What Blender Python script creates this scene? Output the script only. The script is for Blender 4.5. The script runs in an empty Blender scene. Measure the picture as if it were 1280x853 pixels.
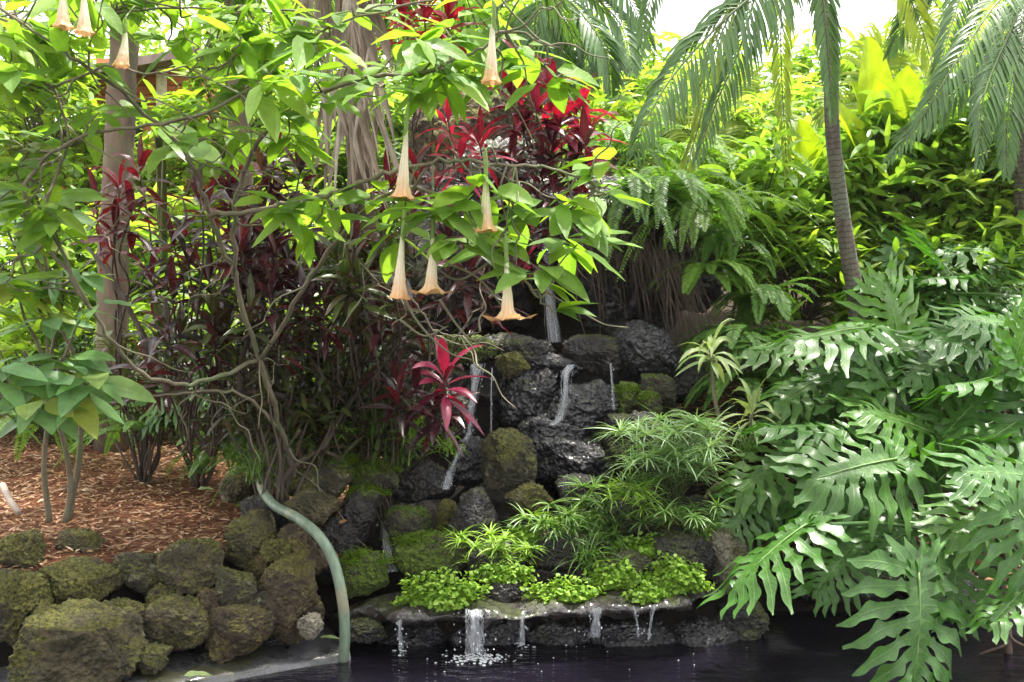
import bpy, math, random
import numpy as np
R = np.random.RandomState(11)
random.seed(5)
F = 1256.0; CAMZ = 1.6
def P(px, py, d): return np.array([(px-640.)/F*d, d, CAMZ+(426.5-py)/F*d])
def rad(a): return math.radians(a)
def nrm(a):
    a = np.asarray(a, float); return a/np.maximum(np.linalg.norm(a, axis=-1, keepdims=True), 1e-9)
C = bpy.context.scene.collection

# ---------------------------------------------------------------- numeric noise
def _h(i, j, k, s):
    n = (i*374761393 + j*668265263 + k*2147483647 + s*1274126177) & 0xffffffff
    n = ((n ^ (n >> 13))*1274126177) & 0xffffffff
    n = (n ^ (n >> 16)) & 0xffffffff
    return n/4294967295.0
def vnoise(p, s=0):
    p = np.asarray(p, float); i = np.floor(p).astype(np.int64); f = p-i; f = f*f*(3-2*f); r = 0
    for a in (0, 1):
        wa = f[:, 0] if a else 1-f[:, 0]
        for b in (0, 1):
            wb = f[:, 1] if b else 1-f[:, 1]
            for c in (0, 1):
                wc = f[:, 2] if c else 1-f[:, 2]
                r = r+wa*wb*wc*_h(i[:, 0]+a, i[:, 1]+b, i[:, 2]+c, s)
    return r*2-1
def fbm(p, s=0, o=4, g=.5):
    a = 1.; r = 0; t = 0
    for k in range(o):
        r = r+a*vnoise(p*(2.03**k), s+k*7); t += a; a *= g
    return r/t

# ---------------------------------------------------------------- geometry accumulator (all quads)
class G:
    def __init__(s): s.V = []; s.Q = []; s.U = []; s.R = []; s.n = 0
    def add(s, V, Q, U=None, Rn=None):
        V = np.asarray(V, float).reshape(-1, 3); n = len(V)
        s.V.append(V); s.Q.append(np.asarray(Q, np.int64).reshape(-1, 4)+s.n)
        s.U.append(np.zeros((n, 2)) if U is None else np.asarray(U, float).reshape(-1, 2))
        s.R.append(np.full(n, random.random()) if Rn is None else np.asarray(Rn, float).reshape(-1))
        s.n += n
    def mesh(s, name, mat, smooth=True, origin=None):
        V = np.concatenate(s.V); Q = np.concatenate(s.Q)
        if origin is not None: V = V-np.asarray(origin)
        m = bpy.data.meshes.new(name)
        m.vertices.add(len(V)); m.vertices.foreach_set('co', V.astype(np.float32).ravel())
        m.loops.add(len(Q)*4); m.loops.foreach_set('vertex_index', Q.astype(np.int32).ravel())
        m.polygons.add(len(Q)); m.polygons.foreach_set('loop_start', np.arange(0, len(Q)*4, 4, dtype=np.int32))
        m.polygons.foreach_set('use_smooth', np.full(len(Q), smooth))
        a = m.attributes.new('luv', 'FLOAT2', 'POINT'); a.data.foreach_set('vector', np.concatenate(s.U).astype(np.float32).ravel())
        a = m.attributes.new('rnd', 'FLOAT', 'POINT'); a.data.foreach_set('value', np.concatenate(s.R).astype(np.float32))
        m.update(calc_edges=True); m.materials.append(mat); return m
    def obj(s, name, mat, parent=None, smooth=True, origin=None):
        if parent is not None and origin is None: origin = parent.get('_o')
        m = s.mesh(name, mat, smooth, origin)
        o = bpy.data.objects.new(name, m); C.objects.link(o)
        if parent is not None: o.parent = parent
        elif origin is not None: o.location = tuple(origin)
        return o

def tag(o, label=None, cat=None, group=None, kind=None):
    if label: o['label'] = label
    if cat: o['category'] = cat
    if group: o['group'] = group
    if kind: o['kind'] = kind
    return o
def thing(name, label, cat, loc=(0, 0, 0), group=None):
    o = bpy.data.objects.new(name, None); o.empty_display_size = .1; C.objects.link(o)
    o.location = tuple(float(v) for v in loc); o['_o'] = [float(v) for v in loc]
    return tag(o, label, cat, group)
def copy_tree(o, loc, rz=0, sc=1., label=None, parent=None):
    c = o.copy(); C.objects.link(c)
    if parent is None:
        c.location = tuple(loc); c.rotation_euler = (0, 0, rz); c.scale = (sc,)*3
        if label: c['label'] = label
    else: c.parent = parent
    for ch in o.children: copy_tree(ch, None, parent=c)
    return c

# blades: every leaf, leaflet, grass blade.  B base, D direction, N up-normal
def prof_lance(t): return np.sin(np.pi*np.clip(t, 0, 1)**.8)**.9
def prof_ovate(t):
    w = t**.55*(1-t)**.95; return w/.50
def prof_strap(t): return np.minimum(1, .45+t*4)*np.clip(1-t**3, 0, 1)**.7
def prof_round(t): return np.sqrt(np.clip(1-(2*t-1)**2, 0, 1))
def prof_oval(t): return np.sin(np.pi*np.clip(t, .02, 1)**.9)**.55
def prof_grass(t): return (1-t)**.6
def blades(g, B, D, N, L, W, droop=.3, ns=5, prof=prof_lance, fold=.25, wave=0., rn=None, across=1, roll=0):
    B = np.asarray(B, float).reshape(-1, 3); n = len(B)
    D = nrm(np.broadcast_to(D, (n, 3))); N = np.broadcast_to(N, (n, 3)).astype(float)
    L = np.broadcast_to(L, (n,)).astype(float); W = np.broadcast_to(W, (n,)).astype(float)
    dr = np.broadcast_to(droop, (n,)).astype(float)
    t = np.linspace(0, 1, ns+1)
    down = np.array([0, 0, -1.])
    T = D[:, None, :]+2*dr[:, None, None]*t[None, :, None]*down
    T = nrm(T)
    seg = (L/ns)[:, None, None]*(T[:, :-1]+T[:, 1:])/2
    Cc = np.concatenate([np.zeros((n, 1, 3)), np.cumsum(seg, axis=1)], 1)+B[:, None, :]
    S = nrm(np.cross(T, N[:, None, :])); Nn = np.cross(S, T)
    w = np.maximum(prof(np.clip(t, .0, 1)), .03)[None, :]*W[:, None]/2
    us = np.linspace(-1, 1, 2*across+1); m = len(us)
    ph = R.rand(n, 1)*6.28
    V = np.zeros((n, ns+1, m, 3))
    for k, u in enumerate(us):
        off = abs(u)*fold*w
        if wave: off = off+wave*w*np.sin(t[None, :]*13+ph+u*1.5)*abs(u)
        V[:, :, k] = Cc+S*(u*w)[:, :, None]+Nn*off[:, :, None]
    idx = np.arange(n*(ns+1)*m).reshape(n, ns+1, m)
    Q = np.stack([idx[:, :-1, :-1], idx[:, :-1, 1:], idx[:, 1:, 1:], idx[:, 1:, :-1]], -1)
    U = np.zeros((n, ns+1, m, 2)); U[..., 0] = us[None, None, :]; U[..., 1] = t[None, :, None]
    r = R.rand(n) if rn is None else np.broadcast_to(rn, (n,))
    g.add(V, Q, U, np.repeat(r, (ns+1)*m))

def smooth_path(pts, n=6):
    pts = np.asarray(pts, float)
    if len(pts) < 3: 
        t = np.linspace(0, 1, n+1)[:, None]; return pts[0]*(1-t)+pts[-1]*t
    q = np.vstack([2*pts[0]-pts[1], pts, 2*pts[-1]-pts[-2]]); out = []
    for i in range(1, len(q)-2):
        for t in np.arange(n)/n:
            a, b, c, d = q[i-1], q[i], q[i+1], q[i+2]
            out.append(.5*(2*b+(c-a)*t+(2*a-5*b+4*c-d)*t*t+(3*b-a-3*c+d)*t**3))
    out.append(pts[-1]); return np.array(out)
def tube(g, pts, r, ns=6, rough=0., cap=True, rn=None):
    pts = np.asarray(pts, float); n = len(pts)
    r = np.interp(np.linspace(0, 1, n), np.linspace(0, 1, len(np.atleast_1d(r))), np.atleast_1d(r))
    T = nrm(np.gradient(pts, axis=0)); ref = np.array([.21, .33, .92]) if abs(T[:, 2]).mean() < .8 else np.array([.3, .95, .1])
    S = nrm(np.cross(T, ref)); Nn = np.cross(S, T)
    a = np.linspace(0, 2*np.pi, ns, endpoint=False)
    V = pts[:, None]+(S[:, None]*np.cos(a)[None, :, None]+Nn[:, None]*np.sin(a)[None, :, None])*r[:, None, None]
    if rough: V = V+nrm(V-pts[:, None])*(r[:, None]*rough*fbm(V.reshape(-1, 3)*(1.2/r.mean()), 3, 3).reshape(n, ns))[:, :, None]
    idx = np.arange(n*ns).reshape(n, ns); nx = np.roll(idx, -1, 1)
    Q = np.stack([idx[:-1], nx[:-1], nx[1:], idx[1:]], -1).reshape(-1, 4)
    V = V.reshape(-1, 3)
    ln = np.concatenate([[0], np.cumsum(np.linalg.norm(np.diff(pts, axis=0), axis=1))])
    U = np.stack([np.tile(a/6.2832, n), np.repeat(ln, ns)], -1)
    if cap:
        V = np.vstack([V, pts[0]+T[0]*-r[0]*.3, pts[-1]+T[-1]*r[-1]*.5]); U = np.vstack([U, [0, 0], [0, ln[-1]]])
        c0, c1 = n*ns, n*ns+1; e = []
        for k in range(0, ns, 2):
            k1 = (k+1) % ns; k2 = (k+2) % ns
            e.append([c0, idx[0, k2], idx[0, k1], idx[0, k]]); e.append([c1, idx[-1, k], idx[-1, k1], idx[-1, k2]])
        Q = np.vstack([Q, e])
    g.add(V, Q, U, None if rn is None else np.full(len(V), rn))
def zig(a, b, amp, n=6, sag=0.):
    a = np.asarray(a, float); b = np.asarray(b, float); t = np.linspace(0, 1, n)[:, None]
    p = a*(1-t)+b*t+R.randn(n, 3)*amp*np.sin(np.pi*t)**.5*np.linalg.norm(b-a)
    p[:, 2] += (sag*np.sin(np.pi*t)*np.linalg.norm(b-a))[:, 0]; p[0] = a; p[-1] = b; return p

# ---------------------------------------------------------------- materials
def nm(name):
    m = bpy.data.materials.new(name); m.use_nodes = True; nt = m.node_tree; nt.nodes.clear()
    return m, nt, nt.nodes, nt.links
def nd(nt, t, **k):
    n = nt.nodes.new(t)
    for a, b in k.items():
        if a in n.inputs.keys() if isinstance(a, str) else False: n.inputs[a].default_value = b
        else: setattr(n, a, b)
    return n
def c4(c): return (c[0], c[1], c[2], 1)
def math_(nt, op, a, b=None, cl=False):
    n = nt.nodes.new('ShaderNodeMath'); n.operation = op; n.use_clamp = cl
    for i, v in enumerate((a, b)):
        if v is None: continue
        if isinstance(v, (int, float)): n.inputs[i].default_value = v
        else: nt.links.new(v, n.inputs[i])
    return n.outputs[0]
def mixc(nt, f, a, b, mode='MIX'):
    n = nt.nodes.new('ShaderNodeMix'); n.data_type = 'RGBA'; n.blend_type = mode
    for s, v in ((n.inputs[0], f), (n.inputs[6], a), (n.inputs[7], b)):
        if isinstance(v, (int, float)): s.default_value = v
        elif isinstance(v, tuple): s.default_value = c4(v)
        else: nt.links.new(v, s)
    return n.outputs[2]
def noise(nt, scale, detail=4, rough=.55, vec=None, out=0):
    n = nt.nodes.new('ShaderNodeTexNoise'); n.inputs['Scale'].default_value = scale; n.inputs['Detail'].default_value = detail
    n.inputs['Roughness'].default_value = rough
    if vec is not None: nt.links.new(vec, n.inputs['Vector'])
    return n.outputs[out]
def ramp(nt, fac, stops, interp='LINEAR'):
    n = nt.nodes.new('ShaderNodeValToRGB'); cr = n.color_ramp; cr.interpolation = interp
    while len(cr.elements) > 1: cr.elements.remove(cr.elements[-1])
    for i, (p, c) in enumerate(stops):
        e = cr.elements[0] if i == 0 else cr.elements.new(p)
        e.position = p; e.color = c4(c) if not isinstance(c, (int, float)) else (c, c, c, 1)
    if not isinstance(fac, (int, float)): nt.links.new(fac, n.inputs[0])
    return n.outputs[0]
def bump(nt, h, st, dist=.01, nrm_=None):
    n = nt.nodes.new('ShaderNodeBump'); n.inputs['Strength'].default_value = st; n.inputs['Distance'].default_value = dist
    nt.links.new(h, n.inputs['Height'])
    if nrm_ is not None: nt.links.new(nrm_, n.inputs['Normal'])
    return n.outputs[0]

def leaf_mat(name, cols, rough=.42, trans=.4, tcol=None, vein=(.25, .4, .1), veins=9., vst=.35, spec=.5, dmg=.12, edge=None, bst=.35):
    m, nt, N, L = nm(name)
    out = N.new('ShaderNodeOutputMaterial')
    at = N.new('ShaderNodeAttribute'); at.attribute_name = 'rnd'
    oi = N.new('ShaderNodeObjectInfo')
    f = math_(nt, 'FRACT', math_(nt, 'ADD', at.outputs['Fac'], math_(nt, 'MULTIPLY', oi.outputs['Random'], 1.)))
    n = len(cols)
    base = ramp(nt, f, [(i/(max(n-1, 1)), c) for i, c in enumerate(cols)])
    tc = N.new('ShaderNodeTexCoord')
    big = noise(nt, 9, 3, .6, tc.outputs['Object'])
    base = mixc(nt, 1., base, ramp(nt, big, [(.3, .72), (.7, 1.25)]), 'MULTIPLY')
    uv = N.new('ShaderNodeAttribute'); uv.attribute_name = 'luv'
    sp = N.new('ShaderNodeSeparateXYZ'); L.new(uv.outputs['Vector'], sp.inputs[0])
    au = math_(nt, 'ABSOLUTE', sp.outputs[0])
    mid = ramp(nt, au, [(.0, 1.), (.07, .8), (.13, 0.)])
    lat = math_(nt, 'SINE', math_(nt, 'MULTIPLY', math_(nt, 'SUBTRACT', sp.outputs[1], math_(nt, 'MULTIPLY', au, .12)), veins*6.283))
    latm = ramp(nt, lat, [(.80, 0.), (1., .6)])
    vm = math_(nt, 'MAXIMUM', mid, latm) if veins else mid
    base = mixc(nt, math_(nt, 'MULTIPLY', vm, vst), base, tuple(vein))
    if edge: base = mixc(nt, ramp(nt, au, [(.55, 0.), (.8, 1.)]), base, tuple(edge))
    sp2 = noise(nt, 38, 2, .6, tc.outputs['Object'])
    base = mixc(nt, math_(nt, 'MULTIPLY', ramp(nt, sp2, [(.66, 0.), (.72, 1.)]), dmg*3), base, (.16, .10, .03))
    pb = N.new('ShaderNodeBsdfPrincipled'); L.new(base, pb.inputs['Base Color'])
    pb.inputs['Roughness'].default_value = rough; pb.inputs['Specular IOR Level'].default_value = spec
    rr = ramp(nt, noise(nt, 25, 3, .6, tc.outputs['Object']), [(.3, rough*.75), (.7, min(1, rough*1.4))]); L.new(rr, pb.inputs['Roughness'])
    h = math_(nt, 'SUBTRACT', math_(nt, 'MULTIPLY', noise(nt, 60, 2, .6, tc.outputs['Object']), .5), vm)
    bn = bump(nt, h, bst, .002); L.new(bn, pb.inputs['Normal'])
    tr = N.new('ShaderNodeBsdfTranslucent')
    tb = mixc(nt, 1., base, tuple(tcol or (1.3, 1.28, .5)), 'MULTIPLY'); L.new(tb, tr.inputs['Color'])
    mx = N.new('ShaderNodeMixShader'); mx.inputs[0].default_value = trans
    L.new(pb.outputs[0], mx.inputs[1]); L.new(tr.outputs[0], mx.inputs[2]); L.new(mx.outputs[0], out.inputs[0]); return m

def bark_mat(name, c1, c2, c3=None, scale=14, stretch=.25, rings=0, bst=.8, rough=.85):
    m, nt, N, L = nm(name); out = N.new('ShaderNodeOutputMaterial'); tc = N.new('ShaderNodeTexCoord')
    mp = N.new('ShaderNodeMapping'); L.new(tc.outputs['Object'], mp.inputs[0]); mp.inputs['Scale'].default_value = (1, 1, stretch)
    a = noise(nt, scale, 6, .65, mp.outputs[0])
    col = ramp(nt, a, [(.3, c1), (.65, c2)])
    if c3: col = mixc(nt, ramp(nt, noise(nt, 5, 4, .6, tc.outputs['Object']), [(.5, 0.), (.62, 1.)]), col, tuple(c3))
    h = a
    if rings:
        uv = N.new('ShaderNodeAttribute'); uv.attribute_name = 'luv'
        sp = N.new('ShaderNodeSeparateXYZ'); L.new(uv.outputs['Vector'], sp.inputs[0])
        ring = math_(nt, 'FRACT', math_(nt, 'ADD', math_(nt, 'MULTIPLY', sp.outputs[1], rings), math_(nt, 'MULTIPLY', a, 1.7)))
        col = mixc(nt, ramp(nt, ring, [(.0, 1.), (.22, 0.), (.95, 0.), (1., .9)]), col, tuple(x*.35 for x in c1))
        h = math_(nt, 'ADD', math_(nt, 'MULTIPLY', ring, 1.2), math_(nt, 'MULTIPLY', a, .7))
    pb = N.new('ShaderNodeBsdfPrincipled'); L.new(col, pb.inputs['Base Color']); pb.inputs['Roughness'].default_value = rough
    L.new(bump(nt, h, bst, .02), pb.inputs['Normal']); L.new(pb.outputs[0], out.inputs[0]); return m

def rock_mat(name, c1, c2, moss, moss_amt, rough=.9, bst=1., moss2=None, lich=None, wet=0.):
    m, nt, N, L = nm(name); out = N.new('ShaderNodeOutputMaterial'); tc = N.new('ShaderNodeTexCoord')
    ge = N.new('ShaderNodeNewGeometry'); pos = ge.outputs['Position']
    n1 = noise(nt, 7, 8, .68, pos); n2 = noise(nt, 30, 5, .65, pos); n3 = noise(nt, 2.4, 3, .5, pos)
    vo = N.new('ShaderNodeTexVoronoi'); vo.inputs['Scale'].default_value = 48; L.new(pos, vo.inputs['Vector'])
    col = ramp(nt, n1, [(.25, tuple(x*.45 for x in c1)), (.45, c1), (.68, c2)])
    col = mixc(nt, ramp(nt, n2, [(.36, .75), (.46, 0.)]), col, tuple(x*.25 for x in c1))
    if lich: col = mixc(nt, ramp(nt, noise(nt, 11, 4, .6, pos), [(.60, 0.), (.66, .7)]), col, tuple(lich))
    sep = N.new('ShaderNodeSeparateXYZ'); L.new(ge.outputs['Normal'], sep.inputs[0])
    mm = math_(nt, 'ADD', math_(nt, 'MULTIPLY', sep.outputs[2], .22), math_(nt, 'ADD', n3, math_(nt, 'MULTIPLY', math_(nt, 'SUBTRACT', n1, .5), .9)))
    mf = ramp(nt, mm, [(.78-moss_amt*.55, 0.), (.90-moss_amt*.55, 1.)])
    mcol = mixc(nt, ramp(nt, noise(nt, 55, 4, .7, pos), [(.36, 0.), (.64, 1.)]), tuple(x*.3 for x in moss), tuple(moss2 or moss))
    col = mixc(nt, mf, col, mcol)
    pb = N.new('ShaderNodeBsdfPrincipled'); L.new(col, pb.inputs['Base Color'])
    if wet:
        L.new(ramp(nt, n1, [(.35, rough*.5), (.6, rough)]), pb.inputs['Roughness']); pb.inputs['Coat Weight'].default_value = wet; pb.inputs['Coat Roughness'].default_value = .12
    else: pb.inputs['Roughness'].default_value = rough
    h = math_(nt, 'ADD', math_(nt, 'MULTIPLY', n1, 1.3), math_(nt, 'ADD', math_(nt, 'MULTIPLY', n2, .35), math_(nt, 'MULTIPLY', ramp(nt, vo.outputs['Distance'], [(.0, 0.), (.35, 1.)]), .35)))
    L.new(bump(nt, h, bst, .03), pb.inputs['Normal']); L.new(pb.outputs[0], out.inputs[0]); return m

def flat_mat(name, col, rough=.6, spec=.5, trans=0.):
    m, nt, N, L = nm(name); out = N.new('ShaderNodeOutputMaterial'); pb = N.new('ShaderNodeBsdfPrincipled')
    tc = N.new('ShaderNodeTexCoord')
    cc = mixc(nt, 1., tuple(col), ramp(nt, noise(nt, 18, 5, .6, tc.outputs['Object']), [(.3, .7), (.7, 1.2)]), 'MULTIPLY')
    L.new(cc, pb.inputs['Base Color']); pb.inputs['Roughness'].default_value = rough; pb.inputs['Specular IOR Level'].default_value = spec
    if trans:
        tr = N.new('ShaderNodeBsdfTranslucent'); L.new(cc, tr.inputs[0]); mx = N.new('ShaderNodeMixShader'); mx.inputs[0].default_value = trans
        L.new(pb.outputs[0], mx.inputs[1]); L.new(tr.outputs[0], mx.inputs[2]); L.new(mx.outputs[0], out.inputs[0])
    else: L.new(pb.outputs[0], out.inputs[0])
    return m

M = {}
M['brug'] = leaf_mat('brugmansia_leaf', [(.12, .24, .03), (.18, .34, .04), (.15, .30, .06), (.27, .42, .05), (.14, .29, .05)], .5, .6, tcol=(1.35, 1.3, .45), veins=7)
M['brugcool'] = leaf_mat('brugmansia_leaf_cool', [(.11, .24, .09), (.16, .31, .13), (.14, .28, .08), (.34, .38, .06)], .42, .40, veins=7)
M['bgleaf'] = leaf_mat('shrub_leaf', [(.12, .24, .03), (.18, .32, .035), (.27, .38, .045), (.13, .25, .04)], .28, .52, veins=6, vst=.2)
M['lime'] = leaf_mat('lime_leaf', [(.20, .36, .06), (.27, .42, .08), (.34, .45, .09), (.16, .32, .05)], .4, .58, veins=6, vst=.2)
M['ginger'] = leaf_mat('ginger_leaf', [(.12, .25, .04), (.18, .33, .05), (.25, .38, .06)], .22, .48, veins=0, vst=.2, spec=.7)
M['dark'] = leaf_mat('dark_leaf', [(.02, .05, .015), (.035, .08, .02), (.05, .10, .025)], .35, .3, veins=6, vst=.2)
M['ti'] = leaf_mat('purple_ti_leaf', [(.022, .014, .02), (.05, .012, .02), (.03, .03, .025), (.10, .012, .02), (.028, .02, .028), (.03, .045, .02)], .26, .3, tcol=(2.4, .8, .7), vein=(.16, .03, .04), veins=0, spec=.7, dmg=0)
M['tired'] = leaf_mat('red_ti_leaf', [(.12, .007, .028), (.24, .012, .05), (.06, .01, .025), (.34, .03, .09), (.14, .01, .035)], .28, .35, tcol=(2., .6, .6), vein=(.4, .06, .1), veins=0, spec=.6, dmg=0)
M['wine'] = leaf_mat('wine_ti_leaf', [(.05, .008, .014), (.10, .010, .02), (.03, .012, .018), (.16, .015, .03), (.04, .02, .02)], .28, .3, tcol=(2., .6, .6), vein=(.3, .05, .08), veins=0, spec=.6, dmg=0)
M['tipink'] = leaf_mat('pink_ti_leaf', [(.30, .015, .05), (.5, .06, .14), (.38, .02, .04), (.16, .01, .03)], .35, .45, tcol=(1.5, .6, .6), vein=(.6, .15, .2), veins=0, dmg=0)
M['croton'] = leaf_mat('croton_leaf', [(.03, .045, .018), (.05, .085, .02), (.05, .014, .02), (.09, .12, .025), (.03, .024, .03), (.07, .04, .02), (.06, .10, .02)], .3, .3, veins=0, spec=.6, dmg=0)
M['phil'] = leaf_mat('philodendron_leaf', [(.03, .10, .015), (.055, .15, .025), (.04, .12, .018), (.08, .19, .02), (.035, .11, .02)], .33, .30, tcol=(1.4, 1.7, .4), vein=(.16, .30, .08), veins=16, vst=.35, spec=.6, dmg=.10, bst=.4)
M['fern'] = leaf_mat('fern_leaf', [(.08, .19, .03), (.13, .28, .04), (.10, .23, .04)], .42, .5, veins=0, dmg=0)
M['fernlime'] = leaf_mat('fern_lime_leaf', [(.12, .24, .03), (.18, .34, .04), (.14, .28, .03)], .45, .5, veins=0, dmg=0)
M['palm'] = leaf_mat('palm_leaflet', [(.055, .13, .035), (.08, .17, .045), (.07, .15, .03)], .33, .40, veins=0, dmg=0)
M['palmlime'] = leaf_mat('palm_leaflet_lime', [(.16, .24, .03), (.24, .30, .03), (.20, .28, .05)], .42, .5, veins=0, dmg=0)
M['sedge'] = leaf_mat('sedge_leaf', [(.14, .28, .07), (.24, .38, .12), (.10, .22, .05)], .35, .3, veins=0, dmg=0, spec=.6)
M['palesedge'] = leaf_mat('pale_sedge_leaf', [(.20, .36, .13), (.32, .46, .24), (.15, .30, .09)], .32, .35, veins=0, dmg=0, spec=.6)
M['drac'] = leaf_mat('dracaena_leaf', [(.26, .36, .12), (.36, .44, .20), (.18, .30, .08)], .4, .35, veins=0, dmg=0)
M['grass'] = leaf_mat('grass_leaf', [(.06, .15, .03), (.11, .22, .04), (.15, .24, .05)], .4, .35, veins=0, dmg=0)
M['cover'] = leaf_mat('creeper_leaf', [(.20, .36, .03), (.28, .46, .05), (.14, .28, .03), (.34, .50, .08)], .5, .35, veins=0, dmg=0)
M['mossleaf'] = leaf_mat('moss_leaf', [(.07, .13, .01), (.13, .22, .015), (.10, .17, .02)], .9, .3, veins=0, dmg=0, spec=.1)
M['banana'] = leaf_mat('banana_leaf', [(.16, .30, .03), (.26, .38, .03), (.12, .26, .04)], .4, .6, tcol=(1.7, 1.4, .25), veins=24, vst=.25)
M['dead'] = leaf_mat('dead_frond', [(.26, .20, .16), (.38, .31, .26), (.45, .38, .33), (.18, .13, .11)], .7, .15, tcol=(1.2, 1., .8), vein=(.3, .25, .2), veins=0, dmg=0)
M['litter'] = leaf_mat('litter_leaf', [(.13, .06, .03), (.20, .10, .05), (.26, .15, .08), (.10, .045, .03)], .8, .1, tcol=(1.2, 1., .7), veins=0, dmg=0, spec=.2)
M['mulch'] = leaf_mat('mulch_chip', [(.24, .115, .06), (.32, .165, .085), (.40, .25, .15), (.13, .055, .03), (.50, .36, .25), (.27, .13, .065)], .85, 0.02, veins=0, dmg=0, spec=.2)
M['stem'] = bark_mat('green_stem', (.05, .075, .025), (.12, .16, .06), rough=.6, bst=.3)
M['petiole'] = bark_mat('petiole', (.05, .12, .03), (.09, .18, .05), rough=.35, bst=.1)
M['midrib'] = bark_mat('midrib', (.12, .22, .06), (.18, .30, .09), rough=.4, bst=.1)
M['twig'] = bark_mat('twig_bark', (.09, .075, .05), (.22, .19, .13), (.12, .14, .07), bst=.4)
M['darktwig'] = bark_mat('dark_twig', (.035, .025, .02), (.10, .075, .06), bst=.5)
M['trunk'] = bark_mat('trunk_bark', (.06, .042, .03), (.17, .12, .085), (.10, .10, .05), scale=11, bst=1.)
M['palmtrunk'] = bark_mat('palm_trunk', (.055, .045, .035), (.16, .13, .10), (.12, .13, .09), scale=20, rings=26, bst=1.)
M['roots'] = bark_mat('root_bark', (.022, .015, .012), (.085, .058, .042), bst=.4)
olive = (.075, .078, .016)
M['r_olive'] = rock_mat('rock_olive', (.050, .042, .022), (.145, .12, .068), olive, .50, moss2=(.135, .13, .025), lich=(.22, .20, .13))
M['r_grey'] = rock_mat('rock_grey_mossy', (.045, .040, .026), (.135, .12, .08), olive, .44, moss2=(.14, .14, .035), lich=(.26, .25, .17))
M['r_grey2'] = rock_mat('rock_grey_plain', (.085, .08, .06), (.21, .20, .15), olive, .28, moss2=(.13, .14, .05), lich=(.3, .3, .2))
M['r_brown'] = rock_mat('rock_brown', (.05, .036, .022), (.14, .10, .062), olive, .42, moss2=(.15, .13, .03))
M['r_moss'] = rock_mat('rock_mossy', (.04, .036, .026), (.09, .08, .055), (.05, .085, .008), .62, moss2=(.10, .15, .012))
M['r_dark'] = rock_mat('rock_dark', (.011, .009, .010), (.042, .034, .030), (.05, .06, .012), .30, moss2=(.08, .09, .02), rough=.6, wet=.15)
M['r_wet'] = rock_mat('rock_wet', (.005, .004, .008), (.017, .014, .022), (.03, .04, .012), .14, rough=.45, wet=.55, bst=1.)  # purple cast of the shadows is tinted into this rock colour
M['r_pale'] = rock_mat('rock_pale', (.16, .145, .11), (.30, .27, .21), (.11, .11, .04), .3)

# terrain material : mulch / wet rock / leaf litter mixed by place
def terrain_mat():
    m, nt, N, L = nm('ground_soil'); out = N.new('ShaderNodeOutputMaterial'); ge = N.new('ShaderNodeNewGeometry'); pos = ge.outputs['Position']
    sp = N.new('ShaderNodeSeparateXYZ'); L.new(pos, sp.inputs[0])
    n = noise(nt, 26, 6, .7, pos); n2 = noise(nt, 3, 5, .6, pos)
    mul = ramp(nt, n, [(.3, (.05, .018, .01)), (.5, (.16, .06, .028)), (.7, (.26, .12, .06))])
    dirt = ramp(nt, n, [(.3, (.02, .013, .009)), (.55, (.06, .038, .024)), (.75, (.15, .09, .05))])
    wet = ramp(nt, n, [(.35, (.004, .0035, .004)), (.7, (.018, .015, .016))])
    xl = math_(nt, 'ADD', sp.outputs[0], math_(nt, 'MULTIPLY', math_(nt, 'SUBTRACT', n2, .5), .6))
    f1 = ramp(nt, math_(nt, 'ADD', math_(nt, 'MULTIPLY', xl, 1.), 1.2), [(.0, 0.), (.3, 1.)])
    f2 = ramp(nt, math_(nt, 'SUBTRACT', xl, 1.1), [(.0, 0.), (.3, 1.)])
    col = mixc(nt, f2, mixc(nt, f1, mul, wet), dirt)
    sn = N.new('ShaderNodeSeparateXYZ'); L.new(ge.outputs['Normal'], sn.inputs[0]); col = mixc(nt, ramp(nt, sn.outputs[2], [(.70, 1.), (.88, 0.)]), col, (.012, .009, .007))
    far = ramp(nt, math_(nt, 'DIVIDE', sp.outputs[1], 20.), [(.40, 0.), (.46, 1.)])
    col = mixc(nt, far, col, dirt)
    pb = N.new('ShaderNodeBsdfPrincipled'); L.new(col, pb.inputs['Base Color'])
    L.new(ramp(nt, math_(nt, 'SUBTRACT', f1, f2), [(.0, .9), (1., .7)]), pb.inputs['Roughness']); pb.inputs['Specular IOR Level'].default_value = .2
    L.new(bump(nt, n, 1., .04), pb.inputs['Normal']); L.new(pb.outputs[0], out.inputs[0]); return m
M['ground'] = terrain_mat()

def water_mat():
    m, nt, N, L = nm('pond_water'); out = N.new('ShaderNodeOutputMaterial'); ge = N.new('ShaderNodeNewGeometry')
    mp = N.new('ShaderNodeMapping'); L.new(ge.outputs['Position'], mp.inputs[0]); mp.inputs['Scale'].default_value = (1., 2.2, 1)
    a = noise(nt, 5, 3, .6, mp.outputs[0]); b = noise(nt, 22, 3, .6, mp.outputs[0])
    # rings spreading from the places where the streams fall in
    h = math_(nt, 'ADD', a, math_(nt, 'MULTIPLY', b, .22))
    for (x, y) in ((-.19, 5.02), (.45, 5.2), (.66, 5.2)):
        vm = N.new('ShaderNodeVectorMath'); vm.operation = 'DISTANCE'; L.new(ge.outputs['Position'], vm.inputs[0]); vm.inputs[1].default_value = (x, y, 0)
        w = math_(nt, 'SINE', math_(nt, 'MULTIPLY', vm.outputs['Value'], 75.))
        fall = ramp(nt, vm.outputs['Value'], [(.0, 1.), (.8, 0.)])
        h = math_(nt, 'ADD', h, math_(nt, 'MULTIPLY', math_(nt, 'MULTIPLY', w, fall), .07))
    pb = N.new('ShaderNodeBsdfPrincipled'); pb.inputs['Base Color'].default_value = (.006, .005, .009, 1); pb.inputs['Roughness'].default_value = .04
    pb.inputs['IOR'].default_value = 1.33
    L.new(bump(nt, h, .32, .05), pb.inputs['Normal']); L.new(pb.outputs[0], out.inputs[0]); return m
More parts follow.
